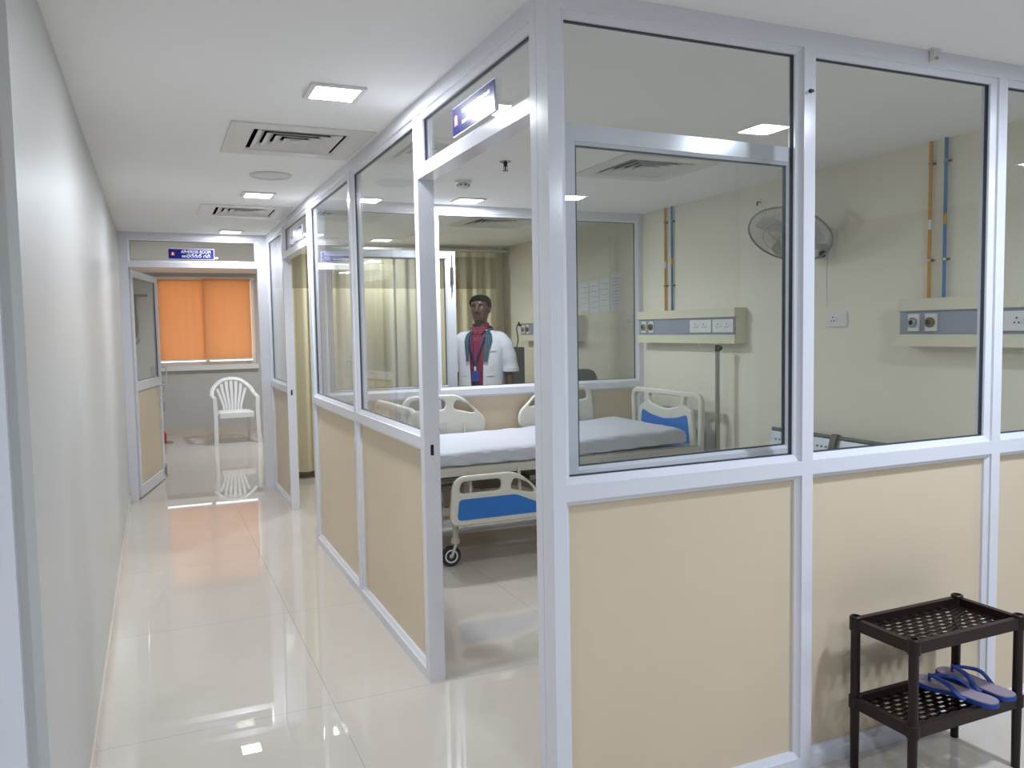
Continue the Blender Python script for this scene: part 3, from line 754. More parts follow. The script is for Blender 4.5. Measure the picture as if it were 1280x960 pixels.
t = thing('switch_socket', 'white wall socket with rocker switch alone on the cream wall below the fan', 'socket', (2.75, 1.65, 1.535))
socket_plate(t, AX((0, 0, 0), *WALLV), -.075, .075, (-.03,), hh=.043)
t = thing('switch_socket', 'white wall socket in the second room near the cross partition', 'socket', (2.75, 3.98, 1.56))
socket_plate(t, AX((0, 0, 0), *WALLV), -.06, .06, (-.02,), hh=.06)
t = thing('power_plug', 'black plug with a dangling cable on the second room wall', 'plug', (2.75, 6.22, 1.57))
bm = bmesh.new(); lathe(bm, [(.032, 0), (.032, .02), (.022, .05), (.008, .055), (.001, .055)], 16, AX((0, 0, 0), *WALLV)); obj('plug_body', bm, M['black'], t, smooth=True)
bm = bmesh.new(); tube(bm, bez([(-.05, 0, 0), (-.07, .01, -.05), (-.05, .02, -.18), (-.07, .04, -.32), (-.05, .05, -.55)], 6), .006, 8); obj('plug_cable', bm, M['black'], t, smooth=True)

# papers on the second room's wall
for k, (yc, zc, hh) in enumerate(((4.205, 1.825, .34), (4.405, 1.81, .30), (4.60, 1.80, .30), (4.80, 1.81, .27))):
    t = thing('notice_sheet', ('white printed sheet taped to the wall, next to the cross partition', 'white printed sheet taped up, second from the cross partition', 'white printed sheet taped up, third from the cross partition', 'white printed sheet taped up, last one from the cross partition')[k], 'paper', (2.7495, yc, zc), 0, 'papers taped on the wall')
    A = AX((0, 0, 0), *WALLV); wd = .084 if k else .098
    bm = bmesh.new(); xform(box(bm, -wd, wd, -hh/2, hh/2, 0, .0015), A); obj('paper', bm, M['paper'], t)
    bm = bmesh.new(); z = hh/2-.05
    while z > -hh/2+.04:
        xform(box(bm, -wd*.75, wd*(.75-.3*((int(z*1000) % 7)/7)), z-.0018, z+.0018, .0014, .0020), A); z -= .028 if k == 0 else .05
    obj('ruled_lines', bm, M['ink'], t)
t = thing('wall_nail', 'tiny dark nail high on the cream wall between fan and gas pipes', 'nail', (2.75, 2.33, 2.33))
bm = bmesh.new(); tube(bm, [(0, 0, 0), (-.03, 0, .004)], .003, 8); box(bm, -.034, -.028, -.005, .005, -.022, .006); obj('nail_shank', bm, M['black'], t)

# ------------------------------------------------------------------ steel waiting bench
t = thing('waiting_bench', 'silver perforated waiting bench against the cream wall, its back just above the sill', 'bench', (2.45, 1.315, 0))
seats = ((.27, .80), (-.28, .25), (-.80, -.30))
for a, b in seats:
    bm = bmesh.new(); prof = [(-.22, .415), (-.20, .435), (0, .425), (.06, .430), (.10, .47), (.165, .66), (.215, .825)]
    P = bez([(x, 0, z) for x, z in prof[:4]], 5); rs = [[p+Vector((0, a, 0)), p+Vector((0, b, 0)), p+Vector((.004, b, -.012)), p+Vector((.004, a, -.012))] for p in P]
    rings(bm, rs); obj('seat', bm, M['steel'], t)
    bm = bmesh.new(); P = bez([(x, 0, z) for x, z in prof[3:]], 5); rs = [[p+Vector((0, a, 0)), p+Vector((0, b, 0)), p+Vector((.012, b, -.004)), p+Vector((.012, a, -.004))] for p in P]
    rings(bm, rs); bk = obj('backrest', bm, M['steel'], t)
    bm = bmesh.new()   # perforation: rows of small holes read as dark dots
    for i in range(13):
        for j in range(6):
            y = a+.05+(b-a-.10)*i/12; s_ = .25+.62*j/5; p = P[int(s_*(len(P)-1))]
            xform(box(bm, -.006, .006, -.006, .006, -.001, .001), Matrix.Translation((p.x-.002, y, p.z)) @ Matrix.Rotation(-1.26, 4, 'Y'))
    obj('perforation', bm, M['greytrim'], bk)
    bm = bmesh.new(); tube(bm, [(.219, a, .832), (.219, b, .832)], .013, 10); obj('back_trim', bm, M['greytrim'], bk, smooth=True)
for y in (.26, -.29):
    bm = bmesh.new(); P = bez([(.0, 0, .43), (.085, 0, .45), (.150, 0, .64), (.205, 0, .825), (.228, 0, .850)], 6)
    rs = [[p+Vector((-.012, y-.022, .004)), p+Vector((-.012, y+.022, .004)), p+Vector((.018, y+.022, -.006)), p+Vector((.018, y-.022, -.006))] for p in P]
    rings(bm, rs); obj('joining_bracket', bm, M['bracket'], t, bevel=.004)
bm = bmesh.new(); box(bm, -.03, .03, -.85, .85, .34, .40); obj('beam', bm, M['chrome'], t)
for y in (-.6, .6):
    bm = bmesh.new(); tube(bm, [(0, y, .35), (0, y, .06)], .025, 10); tube(bm, [(-.22, y, .03), (0, y, .08), (.20, y, .03)], .018, 10); obj('leg', bm, M['chrome'], t, smooth=True)
    for x in (-.22, .20):
        bm = bmesh.new(); lathe(bm, [(.02, 0), (.022, .008), (.010, .02), (.001, .02)], 12, Matrix.Translation((x, y, 0))); obj('foot', bm, M['black'], t)

# ------------------------------------------------------------------ wall fan
fan = thing('wall_fan', 'grey wall fan with a round wire cage on the cream wall', 'fan', (2.75, 1.735, 2.035))
bm = bmesh.new(); box(bm, -.035, 0, -.05, .05, -.13, .05); obj('wall_plate', bm, M['fanclear'], fan, bevel=.01)
FC = Vector((-.26, .04, .01)); FN = Vector((-.52, -.22, -.80)).normalized()       # cage centre and facing
upv = Vector((0, 0, 1)); rx = upv.cross(FN).normalized(); ry = FN.cross(rx).normalized()
AF = AX(FC, rx, ry, FN)
bm = bmesh.new(); tube(bm, bez([(-.03, 0, -.06), (-.09, .005, -.05), (-.13, .01, .01), tuple(FC - FN*.10)], 6), .018, 10); obj('neck_arm', bm, M['fanclear'], fan, smooth=True)
bm = bmesh.new(); lathe(bm, [(.001, -.165), (.035, -.16), (.055, -.13), (.06, -.06), (.05, -.045), (.001, -.045)], 24, AF); obj('motor_housing', bm, M['fanclear'], fan, smooth=True)
RR = .245
def dome(nm, sgn):
    bm = bmesh.new()
    for q in range(72):
        a = 2*PI*q/72; pts = []
        for k in range(7):
            s_ = .05 + (RR-.05)*k/6; zz = sgn*.055*(1-(s_/RR)**2.6)
            pts.append(AF @ Vector((s_*math.cos(a+.12*(1-k/6)), s_*math.sin(a+.12*(1-k/6)), zz)))
        tube(bm, pts, .0009, 4)
    for rr_, zz in ((RR*.6, sgn*.055*(1-.6**2.6)), (.05, sgn*.054)):
        tube(bm, [AF @ Vector((rr_*math.cos(2*PI*k/40), rr_*math.sin(2*PI*k/40), zz)) for k in range(40)], .0016, 6, closed=True)
    return obj(nm, bm, M['wire'], fan)
fg = dome('front_grille', 1); dome('rear_grille', -1)
bm = bmesh.new(); tube(bm, [AF @ Vector((RR*math.cos(2*PI*k/60), RR*math.sin(2*PI*k/60), 0)) for k in range(60)], .006, 8, closed=True); obj('cage_rim', bm, M['wire'], fan, smooth=True)
bm = bmesh.new(); lathe(bm, [(.001, .062), (.045, .060), (.05, .052), (.001, .050)], 24, AF); obj('grille_badge', bm, M['fanclear'], fg, smooth=True)
bm = bmesh.new(); lathe(bm, [(.001, .03), (.03, .028), (.035, .01), (.035, -.03), (.001, -.03)], 20, AF); obj('hub', bm, M['fanclear'], fan, smooth=True)
for k in range(3):
    bm = bmesh.new(); rs = []
    for i in range(8):
        s_ = .035 + .165*i/7; wd = .04 + .06*math.sin(PI*min(1, i/7*.8)); a0 = 2*PI*k/3 + .25*i/7
        d_ = Vector((math.cos(a0), math.sin(a0), 0)); n_ = Vector((-math.sin(a0), math.cos(a0), 0)); tw = .022
        rs.append([AF @ (d_*s_ - n_*wd + Vector((0, 0, tw))), AF @ (d_*s_ + n_*wd + Vector((0, 0, -tw))), AF @ (d_*s_ + n_*wd + Vector((0, 0, -tw-.003))), AF @ (d_*s_ - n_*wd + Vector((0, 0, tw-.003)))])
    rings(bm, rs); obj('blade', bm, M['fanclear'], fan, smooth=True)
bm = bmesh.new(); tube(bm, bez([(-.03, -.03, -.12), (-.035, -.03, -.25), (-.03, -.03, -.42)], 5), .0015, 5); obj('pull_cord', bm, M['wire'], fan)
bm = bmesh.new(); box(bm, -.05, -.035, -.018, .018, -.12, -.085); obj('speed_knob', bm, M['black'], fan, bevel=.004)

# ------------------------------------------------------------------ curtains of the second room
t = thing('curtain_rail', 'slim white curtain rail under the ceiling at the back of the second room', 'curtain rail', (1.40, 6.50, 2.395))
obj('rail_track', B(-1.30, 1.30, -.012, .012, -.012, .012), M['vent'], t)
bm = bmesh.new()
for x in (-1.2, -.4, .4, 1.2): box(bm, x-.01, x+.01, -.008, .008, .012, H-2.395)
obj('rail_bracket', bm, M['vent'], t)
def curtain(x0, x1, label, seed, amp=.024):
    t = thing('curtain', label, 'curtain', ((x0+x1)/2, 6.50, .07), 0, 'cream net-topped curtains'); rnd = random.Random(seed); hw = (x1-x0)/2
    n = int((x1-x0)*90); ph = [rnd.random()*6 for _ in range(4)]
    def yy(x, z):
        k = .55+.45*(1-z/2.3)
        return amp*k*(math.sin(44*x+ph[0]+.5*math.sin(9*x+ph[1])) + .45*math.sin(71*x+ph[2]) + .3*math.sin(13*x+ph[3]+z*.6))
    def sheet(zs, m, nm, off=0.0):
        bm = bmesh.new(); f_ = [[bm.verts.new((-hw+2*hw*i/n, yy(-hw+2*hw*i/n, z)+off, z)) for i in range(n+1)] for z in zs]; b_ = [[bm.verts.new((v.co.x, v.co.y+.0022, v.co.z)) for v in row] for row in f_]
        for j in range(len(zs)-1):
            for i in range(n):
                bm.faces.new((f_[j][i], f_[j][i+1], f_[j+1][i+1], f_[j+1][i])); bm.faces.new((b_[j][i+1], b_[j][i], b_[j+1][i], b_[j+1][i+1]))
        return obj(nm, bm, m, t, smooth=True)
    sheet([0, .03, .06], M['curtain'], 'bottom_hem', -.0025)
    sheet([.0]+[.25*k for k in range(1, 8)]+[1.90], M['curtain'], 'curtain_cloth')
    sheet([1.90, 2.05, 2.20, 2.27], M['net'], 'net_top'); sheet([2.25, 2.305], M['curtain'], 'heading_tape', -.003)
curtain(.12, 1.36, 'cream curtain with grey net top hanging along the corridor half of the rail', 3)
curtain(1.39, 2.56, 'cream curtain with grey net top behind the standing person', 8)

# grey machine cabinets either side of the person, the office chair back
t = thing('equipment_cabinet', 'dark grey equipment cabinet standing behind the person', 'cabinet', (2.06, 5.62, 0))
obj('cabinet_body', B(-.33, .33, -.22, .22, .09, 1.33), M['greyfab'], t, bevel=.015)
obj('cabinet_door', B(-.31, .31, -.232, -.218, .12, 1.0), M['greyfab'], t, bevel=.006)
bm = bmesh.new(); tube(bm, bez([(.25, -.232, .6), (.25, -.26, .61), (.25, -.26, .74), (.25, -.232, .75)], 4), .007); obj('cabinet_handle', bm, M['chrome'], t, smooth=True)
for x in (-.27, .27):
    for y in (-.16, .16):
        bm = bmesh.new(); lathe(bm, [(.001, -.014), (.036, -.014), (.04, -.008), (.04, .008), (.036, .014), (.001, .014)], 18, Matrix.Translation((x, y, .04)) @ Matrix.Rotation(PI/2, 4, 'X')); tube(bm, [(x, y, .05), (x, y, .095)], .012, 8); obj('caster_wheel', bm, M['rubber'], t, smooth=True)
t = thing('office_chair', 'dark grey office chair with rounded back behind the cross partition', 'chair', (2.30, 4.45, 0))
bm = bmesh.new(); lathe(bm, [(.001, .44), (.19, .44), (.23, .46), (.24, .49), (.21, .52), (.001, .53)], 30); obj('seat', bm, M['greyfab'], t, smooth=True)
bk = roundpoly([(-.22, 0, .10), (.22, 0, .10), (.25, .30, .2), (.22, .50, .20), (-.22, .50, .20), (-.25, .30, .2)])
slab('backrest', [bk], .06, M['greyfab'], t, AX((0, -.22, .655), (1, 0, 0), (0, -.08, 1), (0, -1, -.08)), .02)
bm = bmesh.new(); tube(bm, bez([(0, -.05, .43), (0, -.20, .43), (0, -.285, .56), (0, -.27, .85)], 6), .018, 10, flat=.5); obj('back_spine', bm, M['black'], t, smooth=True)
bm = bmesh.new(); tube(bm, [(0, 0, .09), (0, 0, .43)], .025, 14); obj('gas_column', bm, M['black'], t, smooth=True)
for k in range(5):
    a = 2*PI*k/5+.3; c, s_ = math.cos(a), math.sin(a)
    bm = bmesh.new(); tube(bm, [(c*.03, s_*.03, .11), (c*.27, s_*.27, .075)], [.022, .015], 10); lg = obj('leg', bm, M['black'], t, smooth=True)
    bm = bmesh.new(); lathe(bm, [(.001, -.018), (.024, -.018), (.028, 0), (.024, .018), (.001, .018)], 16, Matrix.Translation((c*.27, s_*.27, .028)) @ Matrix.Rotation(a, 4, 'Z') @ Matrix.Rotation(PI/2, 4, 'X')); tube(bm, [(c*.27, s_*.27, .03), (c*.27, s_*.27, .08)], .006, 8); obj('caster_wheel', bm, M['black'], lg, smooth=True)

# ------------------------------------------------------------------ white plastic armchair in the far room
t = thing('plastic_armchair', 'white plastic armchair with slatted fan back below the orange blinds', 'chair', (-.02, 9.98, 0), .04)
so = roundpoly([(-.235, -.25, .06), (.235, -.25, .06), (.205, .20, .06), (-.205, .20, .06)], 5)
bm = bmesh.new(); rs = []
for z, k in ((.405, .97), (.415, 1.0), (.430, 1.0), (.437, .97)): rs.append([Vector((p.x*k, p.y*k, z + .03*max(0, -p.y-.15)*0 - .06*(.25-abs(p.x))*(.2-p.y)*.5)) for p in so])
rings(bm, rs); obj('seat', bm, M['white'], t, smooth=True)
bm = bmesh.new(); box(bm, -.225, .225, -.252, -.238, .36, .425); obj('seat_apron', bm, M['white'], t, bevel=.006)
arch = bez([(-.285, -.24, .635), (-.29, -.05, .655), (-.285, .10, .675), (-.245, .235, .76), (-.13, .275, .855), (0, .285, .88), (.13, .275, .855), (.245, .235, .76), (.285, .10, .675), (.29, -.05, .655), (.285, -.24, .635)], 6)
bm = bmesh.new(); tube(bm, arch, .030, 12, flat=.45); fr_ = obj('arm_and_back_rim', bm, M['white'], t, smooth=True)
for k in range(7):
    q = (k-3)/3; xb, xt = q*.115, q*.20; zt = .88-.115*q*q*1.0
    bm = bmesh.new(); P = bez([(xb, .19, .42), (xb*1.08, .205, .52), (xt*.9, .245, .70), (xt, .278-.03*q*q, zt-.02)], 5)
    rs = []
    for i, p in enumerate(P):
        hw = .014 + .008*i/len(P); rs.append([p+Vector((-hw, 0, 0)), p+Vector((hw, 0, 0)), p+Vector((hw, .008, 0)), p+Vector((-hw, .008, 0))])
    rings(bm, rs); obj('back_slat', bm, M['white'], t)
for s in (-1, 1):
    bm = bmesh.new(); P = bez([(s*.285, -.245, .64), (s*.277, -.25, .42), (s*.285, -.275, 0)], 6)
    rings(bm, [[p+Vector((-.026, -.018, 0)), p+Vector((.026, -.018, 0)), p+Vector((.026, .018, 0)), p+Vector((-.026, .018, 0))] for p in P]); obj('leg', bm, M['white'], t, bevel=.006)
    bm = bmesh.new(); P = bez([(s*.20, .19, .425), (s*.215, .215, .2), (s*.225, .26, 0)], 6)
    rings(bm, [[p+Vector((-.022, -.018, 0)), p+Vector((.022, -.018, 0)), p+Vector((.022, .018, 0)), p+Vector((-.022, .018, 0))] for p in P]); obj('leg', bm, M['white'], t, bevel=.006)
    bm = bmesh.new(); tube(bm, bez([(s*.235, -.22, .425), (s*.262, -.1, .425), (s*.215, .17, .425)], 4), .014, 8); obj('seat_side_rim', bm, M['white'], t, smooth=True)

# small things glimpsed behind the far door leaf
t = thing('drip_stand', 'slim steel drip stand with red foot, half hidden behind the open door leaf', 'drip stand', (-.965, 10.35, 0))
bm = bmesh.new(); tube(bm, [(0, 0, .05), (0, 0, .98)], .010, 10); obj('stand_pole', bm, M['chrome'], t, smooth=True)
bm = bmesh.new(); lathe(bm, [(.045, .03), (.055, .05), (.055, .13), (.03, .16), (.01, .16)], 18); obj('weighted_foot', bm, M['redplastic'], t, smooth=True)
bm = bmesh.new(); lathe(bm, [(.14, 0), (.14, .012), (.05, .03), (.001, .03)], 24); obj('base_disc', bm, M['chrome'], t, smooth=True)
bm = bmesh.new(); lathe(bm, [(.010, .18), (.022, .19), (.022, .24), (.010, .25)], 14); obj('pole_collar', bm, M['black'], t, smooth=True)
for z, s in ((.52, 1), (.80, 1)):
    bm = bmesh.new(); tube(bm, bez([(0, 0, z), (.02, 0, z+.06), (.045, 0, z+.05), (.045, 0, z-.05), (.025, 0, z-.06)], 5), .005, 8); obj('hook', bm, M['chrome'], t, smooth=True)
t = thing('wall_coat_hook', 'brown wooden wall hook with a hanging strap on the wall beside the orange blinds', 'hook', (1.07, 11.27, 2.13), -PI/2)
obj('hook_bar', B(0, .03, -.15, .15, -.02, .02), M['wood'], t, bevel=.005)
bm = bmesh.new(); P = bez([(.022, .05, 0), (.03, .06, -.2), (.028, .04, -.4), (.03, .05, -.62)], 6)
rings(bm, [[p+Vector((-.006, -.045, 0)), p+Vector((.006, -.045, 0)), p+Vector((.006, .045, 0)), p+Vector((-.006, .045, 0))] for p in P]); obj('hanging_strap', bm, M['wood'], t)
bm = bmesh.new(); tube(bm, [Vector((.03, .05+.05*math.cos(2*PI*k/20), -.68+.05*math.sin(2*PI*k/20))) for k in range(20)], .010, 8, closed=True); obj('strap_ring', bm, M['wood'], t, smooth=True)

# ------------------------------------------------------------------ shoe rack
rk = thing('shoe_rack', 'dark brown plastic two-tier shoe rack standing against the front partition', 'shoe rack', (1.345, -.175, 0))
RX, RY = .245, .115
def tier(z, nm):
    # tray: raised rim and a floor pierced by rows of slanted slots
    bm = bmesh.new(); w_, d_ = RX+.012, RY+.012
    for a, b, c, e in ((-w_, w_, -d_, -d_+.020), (-w_, w_, d_-.020, d_), (-w_, -w_+.020, -d_+.020, d_-.020), (w_-.020, w_, -d_+.020, d_-.020)): box(bm, a, b, c, e, z-.038, z)
    o_ = obj(nm, bm, M['brown'], rk, bevel=.004)
    bm = bmesh.new(); nx, ny = 20, 9; X0, X1, Y0, Y1 = -w_+.018, w_-.018, -d_+.018, d_-.018; zf = z-.026
    # bars along x with short alternating bridges
    for j in range(ny+1):
        y = Y0+(Y1-Y0)*j/ny; box(bm, X0, X1, y-.0058, y+.0058, zf-.003, zf)
    for j in range(ny):
        for i in range(nx//2+1):
            x = X0+(X1-X0)*(i*2+(j % 2))/nx
            if x < X1+.001:
                y0_, y1_ = Y0+(Y1-Y0)*j/ny, Y0+(Y1-Y0)*(j+1)/ny; box(bm, max(x-.011, X0), min(x+.011, X1), y0_, y1_, zf-.003, zf)
    obj('tray_floor', bm, M['brown'], o_)
tier(.520, 'top_tray'); tier(.250, 'lower_tray')
for sx in (-1, 1):
    for sy in (-1, 1):
        bm = bmesh.new(); x, y = sx*RX, sy*RY
        lathe(bm, [(.0135, 0), (.0155, .21), (.0165, .212), (.0205, .213), (.0205, .252), (.0155, .254), (.0155, .478), (.0165, .48), (.0205, .481), (.0205, .525), (.017, .529), (.012, .529), (.011, .515), (.001, .515)], 18, Matrix.Translation((x, y, 0)))
        obj('leg', bm, M['brown'], rk, smooth=True)

# ------------------------------------------------------------------ slippers
def slipper(name, loc, ang, label, side):
    t = thing(name, label, 'slipper', loc, ang, 'blue flip-flops on the shoe rack')
    out = [(-.036, -.05), (-.034, .0), (-.046, .06), (-.044, .10), (-.022, .130), (.010, .134), (.034, .115), (.044, .07), (.036, .0), (.035, -.05), (.037, -.095), (.028, -.125), (.006, -.138), (-.018, -.136), (-.032, -.122), (-.038, -.09)]
    out = [Vector((x*side, y, 0)) for x, y in out]
    P = bez(out+[out[0]], 4)[:-1]
    def lay(za, zb, k): return [[Vector((p.x*k, p.y*(1-(1-k)*.4), za)) for p in P], [Vector((p.x*k, p.y*(1-(1-k)*.4), zb)) for p in P]]
    bm = bmesh.new(); rings(bm, lay(0, .013, 1.0)); obj('sole', bm, M['solegrey'], t)
    bm = bmesh.new(); rings(bm, lay(.0125, .017, .95)); obj('footbed', bm, M['footbed'], t)
    tp = Vector((-.006*side, .082, .016))
    for sx in (-1, 1):
        bm = bmesh.new(); pth = bez([tp+Vector((0, 0, .020)), tp+Vector((sx*.018, -.035, .026)), tp+Vector((sx*.036, -.078, .024)), Vector((sx*.042, -.035, .014)), Vector((sx*.036, -.052, .008))], 7)
        tube(bm, pth, [.0062+.0040*math.sin(PI*i/(len(pth)-1)) for i in range(len(pth))], 10, flat=.62); obj('strap', bm, M['rubberblue'], t, smooth=True)
    bm = bmesh.new(); tube(bm, [tp+Vector((0, 0, -.004)), tp+Vector((0, .002, .010)), tp+Vector((0, -.002, .024))], [.005, .0045, .0085], 10); obj('toe_post', bm, M['rubberblue'], t, smooth=True)
    return t
slipper('slipper', (1.412, -.195, .253), math.radians(13), 'blue flip-flop with mauve footbed on the lower tray, toward the middle of the rack', 1)
slipper('slipper', (1.522, -.182, .253), math.radians(4), 'blue flip-flop with mauve footbed on the lower tray, close beside the rack end leg', -1)

# ------------------------------------------------------------------ the standing person
man = thing('person', 'standing person in an open white coat over a red plaid shirt, with blue lanyard badge', 'person', (1.50, 4.33, 0), math.radians(-38))
def skin_mesh(name, nodes, edges, m, parent, sub=2, post=None):
    me = bpy.data.meshes.new(name); me.from_pydata([n[0] for n in nodes], edges, []); o = link(name, me, parent)
    sk = o.modifiers.new('skin', 'SKIN'); sk.use_smooth_shade = True
    for i, n in enumerate(nodes):
        v = me.skin_vertices[0].data[i]; v.radius = n[1] if isinstance(n[1], tuple) else (n[1], n[1]); v.use_root = (i == 0)
    s = o.modifiers.new('sub', 'SUBSURF'); s.levels = sub; s.render_levels = sub
    dg = bpy.context.evaluated_depsgraph_get(); dg.update()
    nm = bpy.data.meshes.new_from_object(o.evaluated_get(dg)); o.modifiers.clear(); o.data = nm; bpy.data.meshes.remove(me); nm.name = name
    if post:
        for v in nm.vertices: v.co = post(v.co.copy())
    nm.materials.clear(); nm.materials.append(m); nm.polygons.foreach_set('use_smooth', [True]*len(nm.polygons))
    return o
N_, E_ = [], []
def nd(p, r_, par=None):
    N_.append((p, r_)); i = len(N_)-1
    if par is not None: E_.append((par, i))
    return i
pel = nd((0, .005, .94), (.135, .105)); wai = nd((0, 0, 1.10), (.130, .098), pel); che = nd((0, .005, 1.28), (.155, .112), wai); upc = nd((0, .014, 1.40), (.120, .080), che)
nk = nd((0, .012, 1.525), (.056, .058), upc)
for s in (-1, 1):
    sh = nd((s*.150, .014, 1.415), .050, upc); sh2 = nd((s*.198, .014, 1.380), .052, sh); el = nd((s*.238, .030, 1.165), .043, sh2); fa = nd((s*.246, .005, 1.06), .040, el); wr = nd((s*.250, -.040, .925), (.027, .023), fa)
    pa = nd((s*.250, -.058, .870), (.020, .036), wr); pb = nd((s*.248, -.064, .840), (.017, .040), pa)
    for k, (dy, L) in enumerate(((-.032, .072), (-.011, .082), (.011, .076), (.030, .060))):
        a = nd((s*.246, -.066+dy, .828), .0100, pb); b = nd((s*.243, -.068+dy*1.1, .828-L*.5), .0092, a); c = nd((s*.234, -.070+dy*1.1, .828-L*.85), .0085, b); nd((s*.226, -.070+dy*1.05, .828-L*1.05), .0070, c)
    ta = nd((s*.240, -.095, .868), .0125, pa); tb = nd((s*.234, -.112, .838), .0110, ta); nd((s*.228, -.116, .812), .0085, tb)
    hp = nd((s*.088, .008, .89), (.088, .092), pel); kn = nd((s*.098, 0, .50), (.056, .060), hp); cf = nd((s*.100, .018, .36), (.052, .056), kn); an = nd((s*.102, .026, .10), (.036, .040), cf); ft = nd((s*.108, -.045, .045), (.038, .030), an); nd((s*.114, -.135, .035), (.034, .022), ft)
HEADP = [(1.470, .050, -.040, .062), (1.520, .057, -.046, .068), (1.560, .055, -.042, .070), (1.576, .054, -.050, .072), (1.583, .050, -.084, .075), (1.596, .051, -.096, .079), (1.615, .058, -.098, .085), (1.640, .065, -.097, .093),
         (1.670, .070, -.096, .100), (1.700, .073, -.095, .104), (1.730, .074, -.094, .104), (1.755, .069, -.087, .098), (1.775, .056, -.070, .082), (1.789, .034, -.043, .053), (1.796, .006, -.010, .012)]
def head_at(z):
    for p, q in zip(HEADP, HEADP[1:]):
        if z <= q[0]:
            t_ = max(0, (z-p[0])/(q[0]-p[0])); return tuple(p[k]+(q[k]-p[k])*t_ for k in (1, 2, 3))
    return HEADP[-1][1:]
def head_pt(z, a, k=0.0):
    # a = 0 at the face, growing toward +x
    rx_, fr, bk = head_at(z); c, s_ = math.cos(a), math.sin(a); e = .88
    x = math.copysign(abs(s_)**e, s_)*(rx_+k); y = -math.copysign(abs(c)**e, c)*((-fr if c > 0 else bk)+k)
    return Vector((x, y, z))
def face(c):
    def g(p, r_): return math.exp(-((c-Vector(p)).length/r_)**2)
    if c.y < -.02:
        c.y -= .024*g((0, -.096, 1.668), .014) + .016*g((0, -.096, 1.688), .013) + .008*g((0, -.096, 1.705), .011)
        for s in (-1, 1):
            c.y += .011*g((s*.031, -.086, 1.703), .015); c.y -= .005*g((s*.032, -.086, 1.725), .018)
            c.y -= .005*g((s*.044, -.075, 1.672), .022); c.y -= .008*g((s*.012, -.100, 1.664), .009)
        c.y -= .008*g((0, -.097, 1.637), .017) + .006*g((0, -.097, 1.592), .018)
        c.y += .006*g((0, -.104, 1.6365), .004)
    return c
body = skin_mesh('body', N_, E_, M['skin'], man, 2)
bm = bmesh.new(); bm.from_mesh(body.data)
zs = [1.470+.005*k for k in range(66)]
rs = [[face(head_pt(min(z, 1.7955), 2*PI*k/56)) for k in range(56)] for z in zs]; rings(bm, rs)
for s in (-1, 1):
    vs = bmesh.ops.create_uvsphere(bm, u_segments=14, v_segments=10, radius=1.0)['verts']
    for v in vs: v.co = Vector((s*(.074+.012*v.co.x*1.0), .016+.020*v.co.y+.006*v.co.z, 1.682+.032*v.co.z))
bmesh.ops.recalc_face_normals(bm, faces=bm.faces); bm.to_mesh(body.data); bm.free()
rm = body.modifiers.new('remesh', 'REMESH'); rm.mode = 'VOXEL'; rm.voxel_size = .0052; rm.use_smooth_shade = True
sm = body.modifiers.new('smooth', 'SMOOTH'); sm.factor = .5; sm.iterations = 2
dg = bpy.context.evaluated_depsgraph_get(); dg.update()
nm = bpy.data.meshes.new_from_object(body.evaluated_get(dg)); body.modifiers.clear(); body.data = nm; nm.name = 'body'; nm.materials.clear(); nm.materials.append(M['skin'])
nm.polygons.foreach_set('use_smooth', [True]*len(nm.polygons))

def ell(z, rx_, ry_, cx_=0, cy_=0, n=40, a0=0, a1=2*PI, closed=True):
    m_ = n if closed else n+1
    return [Vector((cx_+rx_*math.sin(a0+(a1-a0)*k/n), cy_-ry_*math.cos(a0+(a1-a0)*k/n), z)) for k in range(m_)]
# hair: close-cropped cap ending at brow, temples and nape
bm = bmesh.new(); rs = []; n = 56
def hairline(a_):
    c = math.cos(a_)
    return 1.690 + (.064*c**.8 if c > 0 else -.070*(-c)**1.1) + .020*math.exp(-((abs(abs(a_ if a_ <= PI else a_-2*PI)-.95))/.22)**2)
for k in range(15):
    t_ = k/14; off = .004 + .011*min(1, t_*5)
    rg = []
    for j in range(n):
        a_ = 2*PI*j/n; z = hairline(a_); z = z + (1.7955-z)*t_; p = head_pt(min(z, 1.7955), a_, off); p.z += .010*t_; rg.append(p)
    rs.append(rg)
rings(bm, rs); obj('hair', bm, M['hair'], man, smooth=True)
for s in (-1, 1):
    bm = bmesh.new(); tube(bm, bez([(s*.013, -.097, 1.716), (s*.032, -.094, 1.721), (s*.052, -.078, 1.714)], 4), .0028, 6); obj('eyebrow', bm, M['hair'], man)
bm = bmesh.new(); tube(bm, bez([(-.028, -.091, 1.640), (-.014, -.103, 1.650), (0, -.107, 1.651), (.014, -.103, 1.650), (.028, -.091, 1.640)], 4), .0036, 8); obj('moustache', bm, M['hair'], man, smooth=True)
bm = bmesh.new(); tube(bm, bez([(-.022, -.095, 1.637), (0, -.1045, 1.636), (.022, -.095, 1.637)], 5), .004, 8); obj('lips', bm, M['lip'], man, smooth=True)
for s in (-1, 1):
    bm = bmesh.new(); bmesh.ops.create_uvsphere(bm, u_segments=14, v_segments=10, radius=.0115); bmesh.ops.translate(bm, verts=bm.verts, vec=(s*.031, -.0725, 1.703)); ey = obj('eye', bm, M['eye'], man, smooth=True)
    bm = bmesh.new(); bmesh.ops.create_uvsphere(bm, u_segments=10, v_segments=8, radius=.0060); bmesh.ops.translate(bm, verts=bm.verts, vec=(s*.031-.001, -.0795, 1.703)); obj('iris', bm, M['hair'], ey, smooth=True)

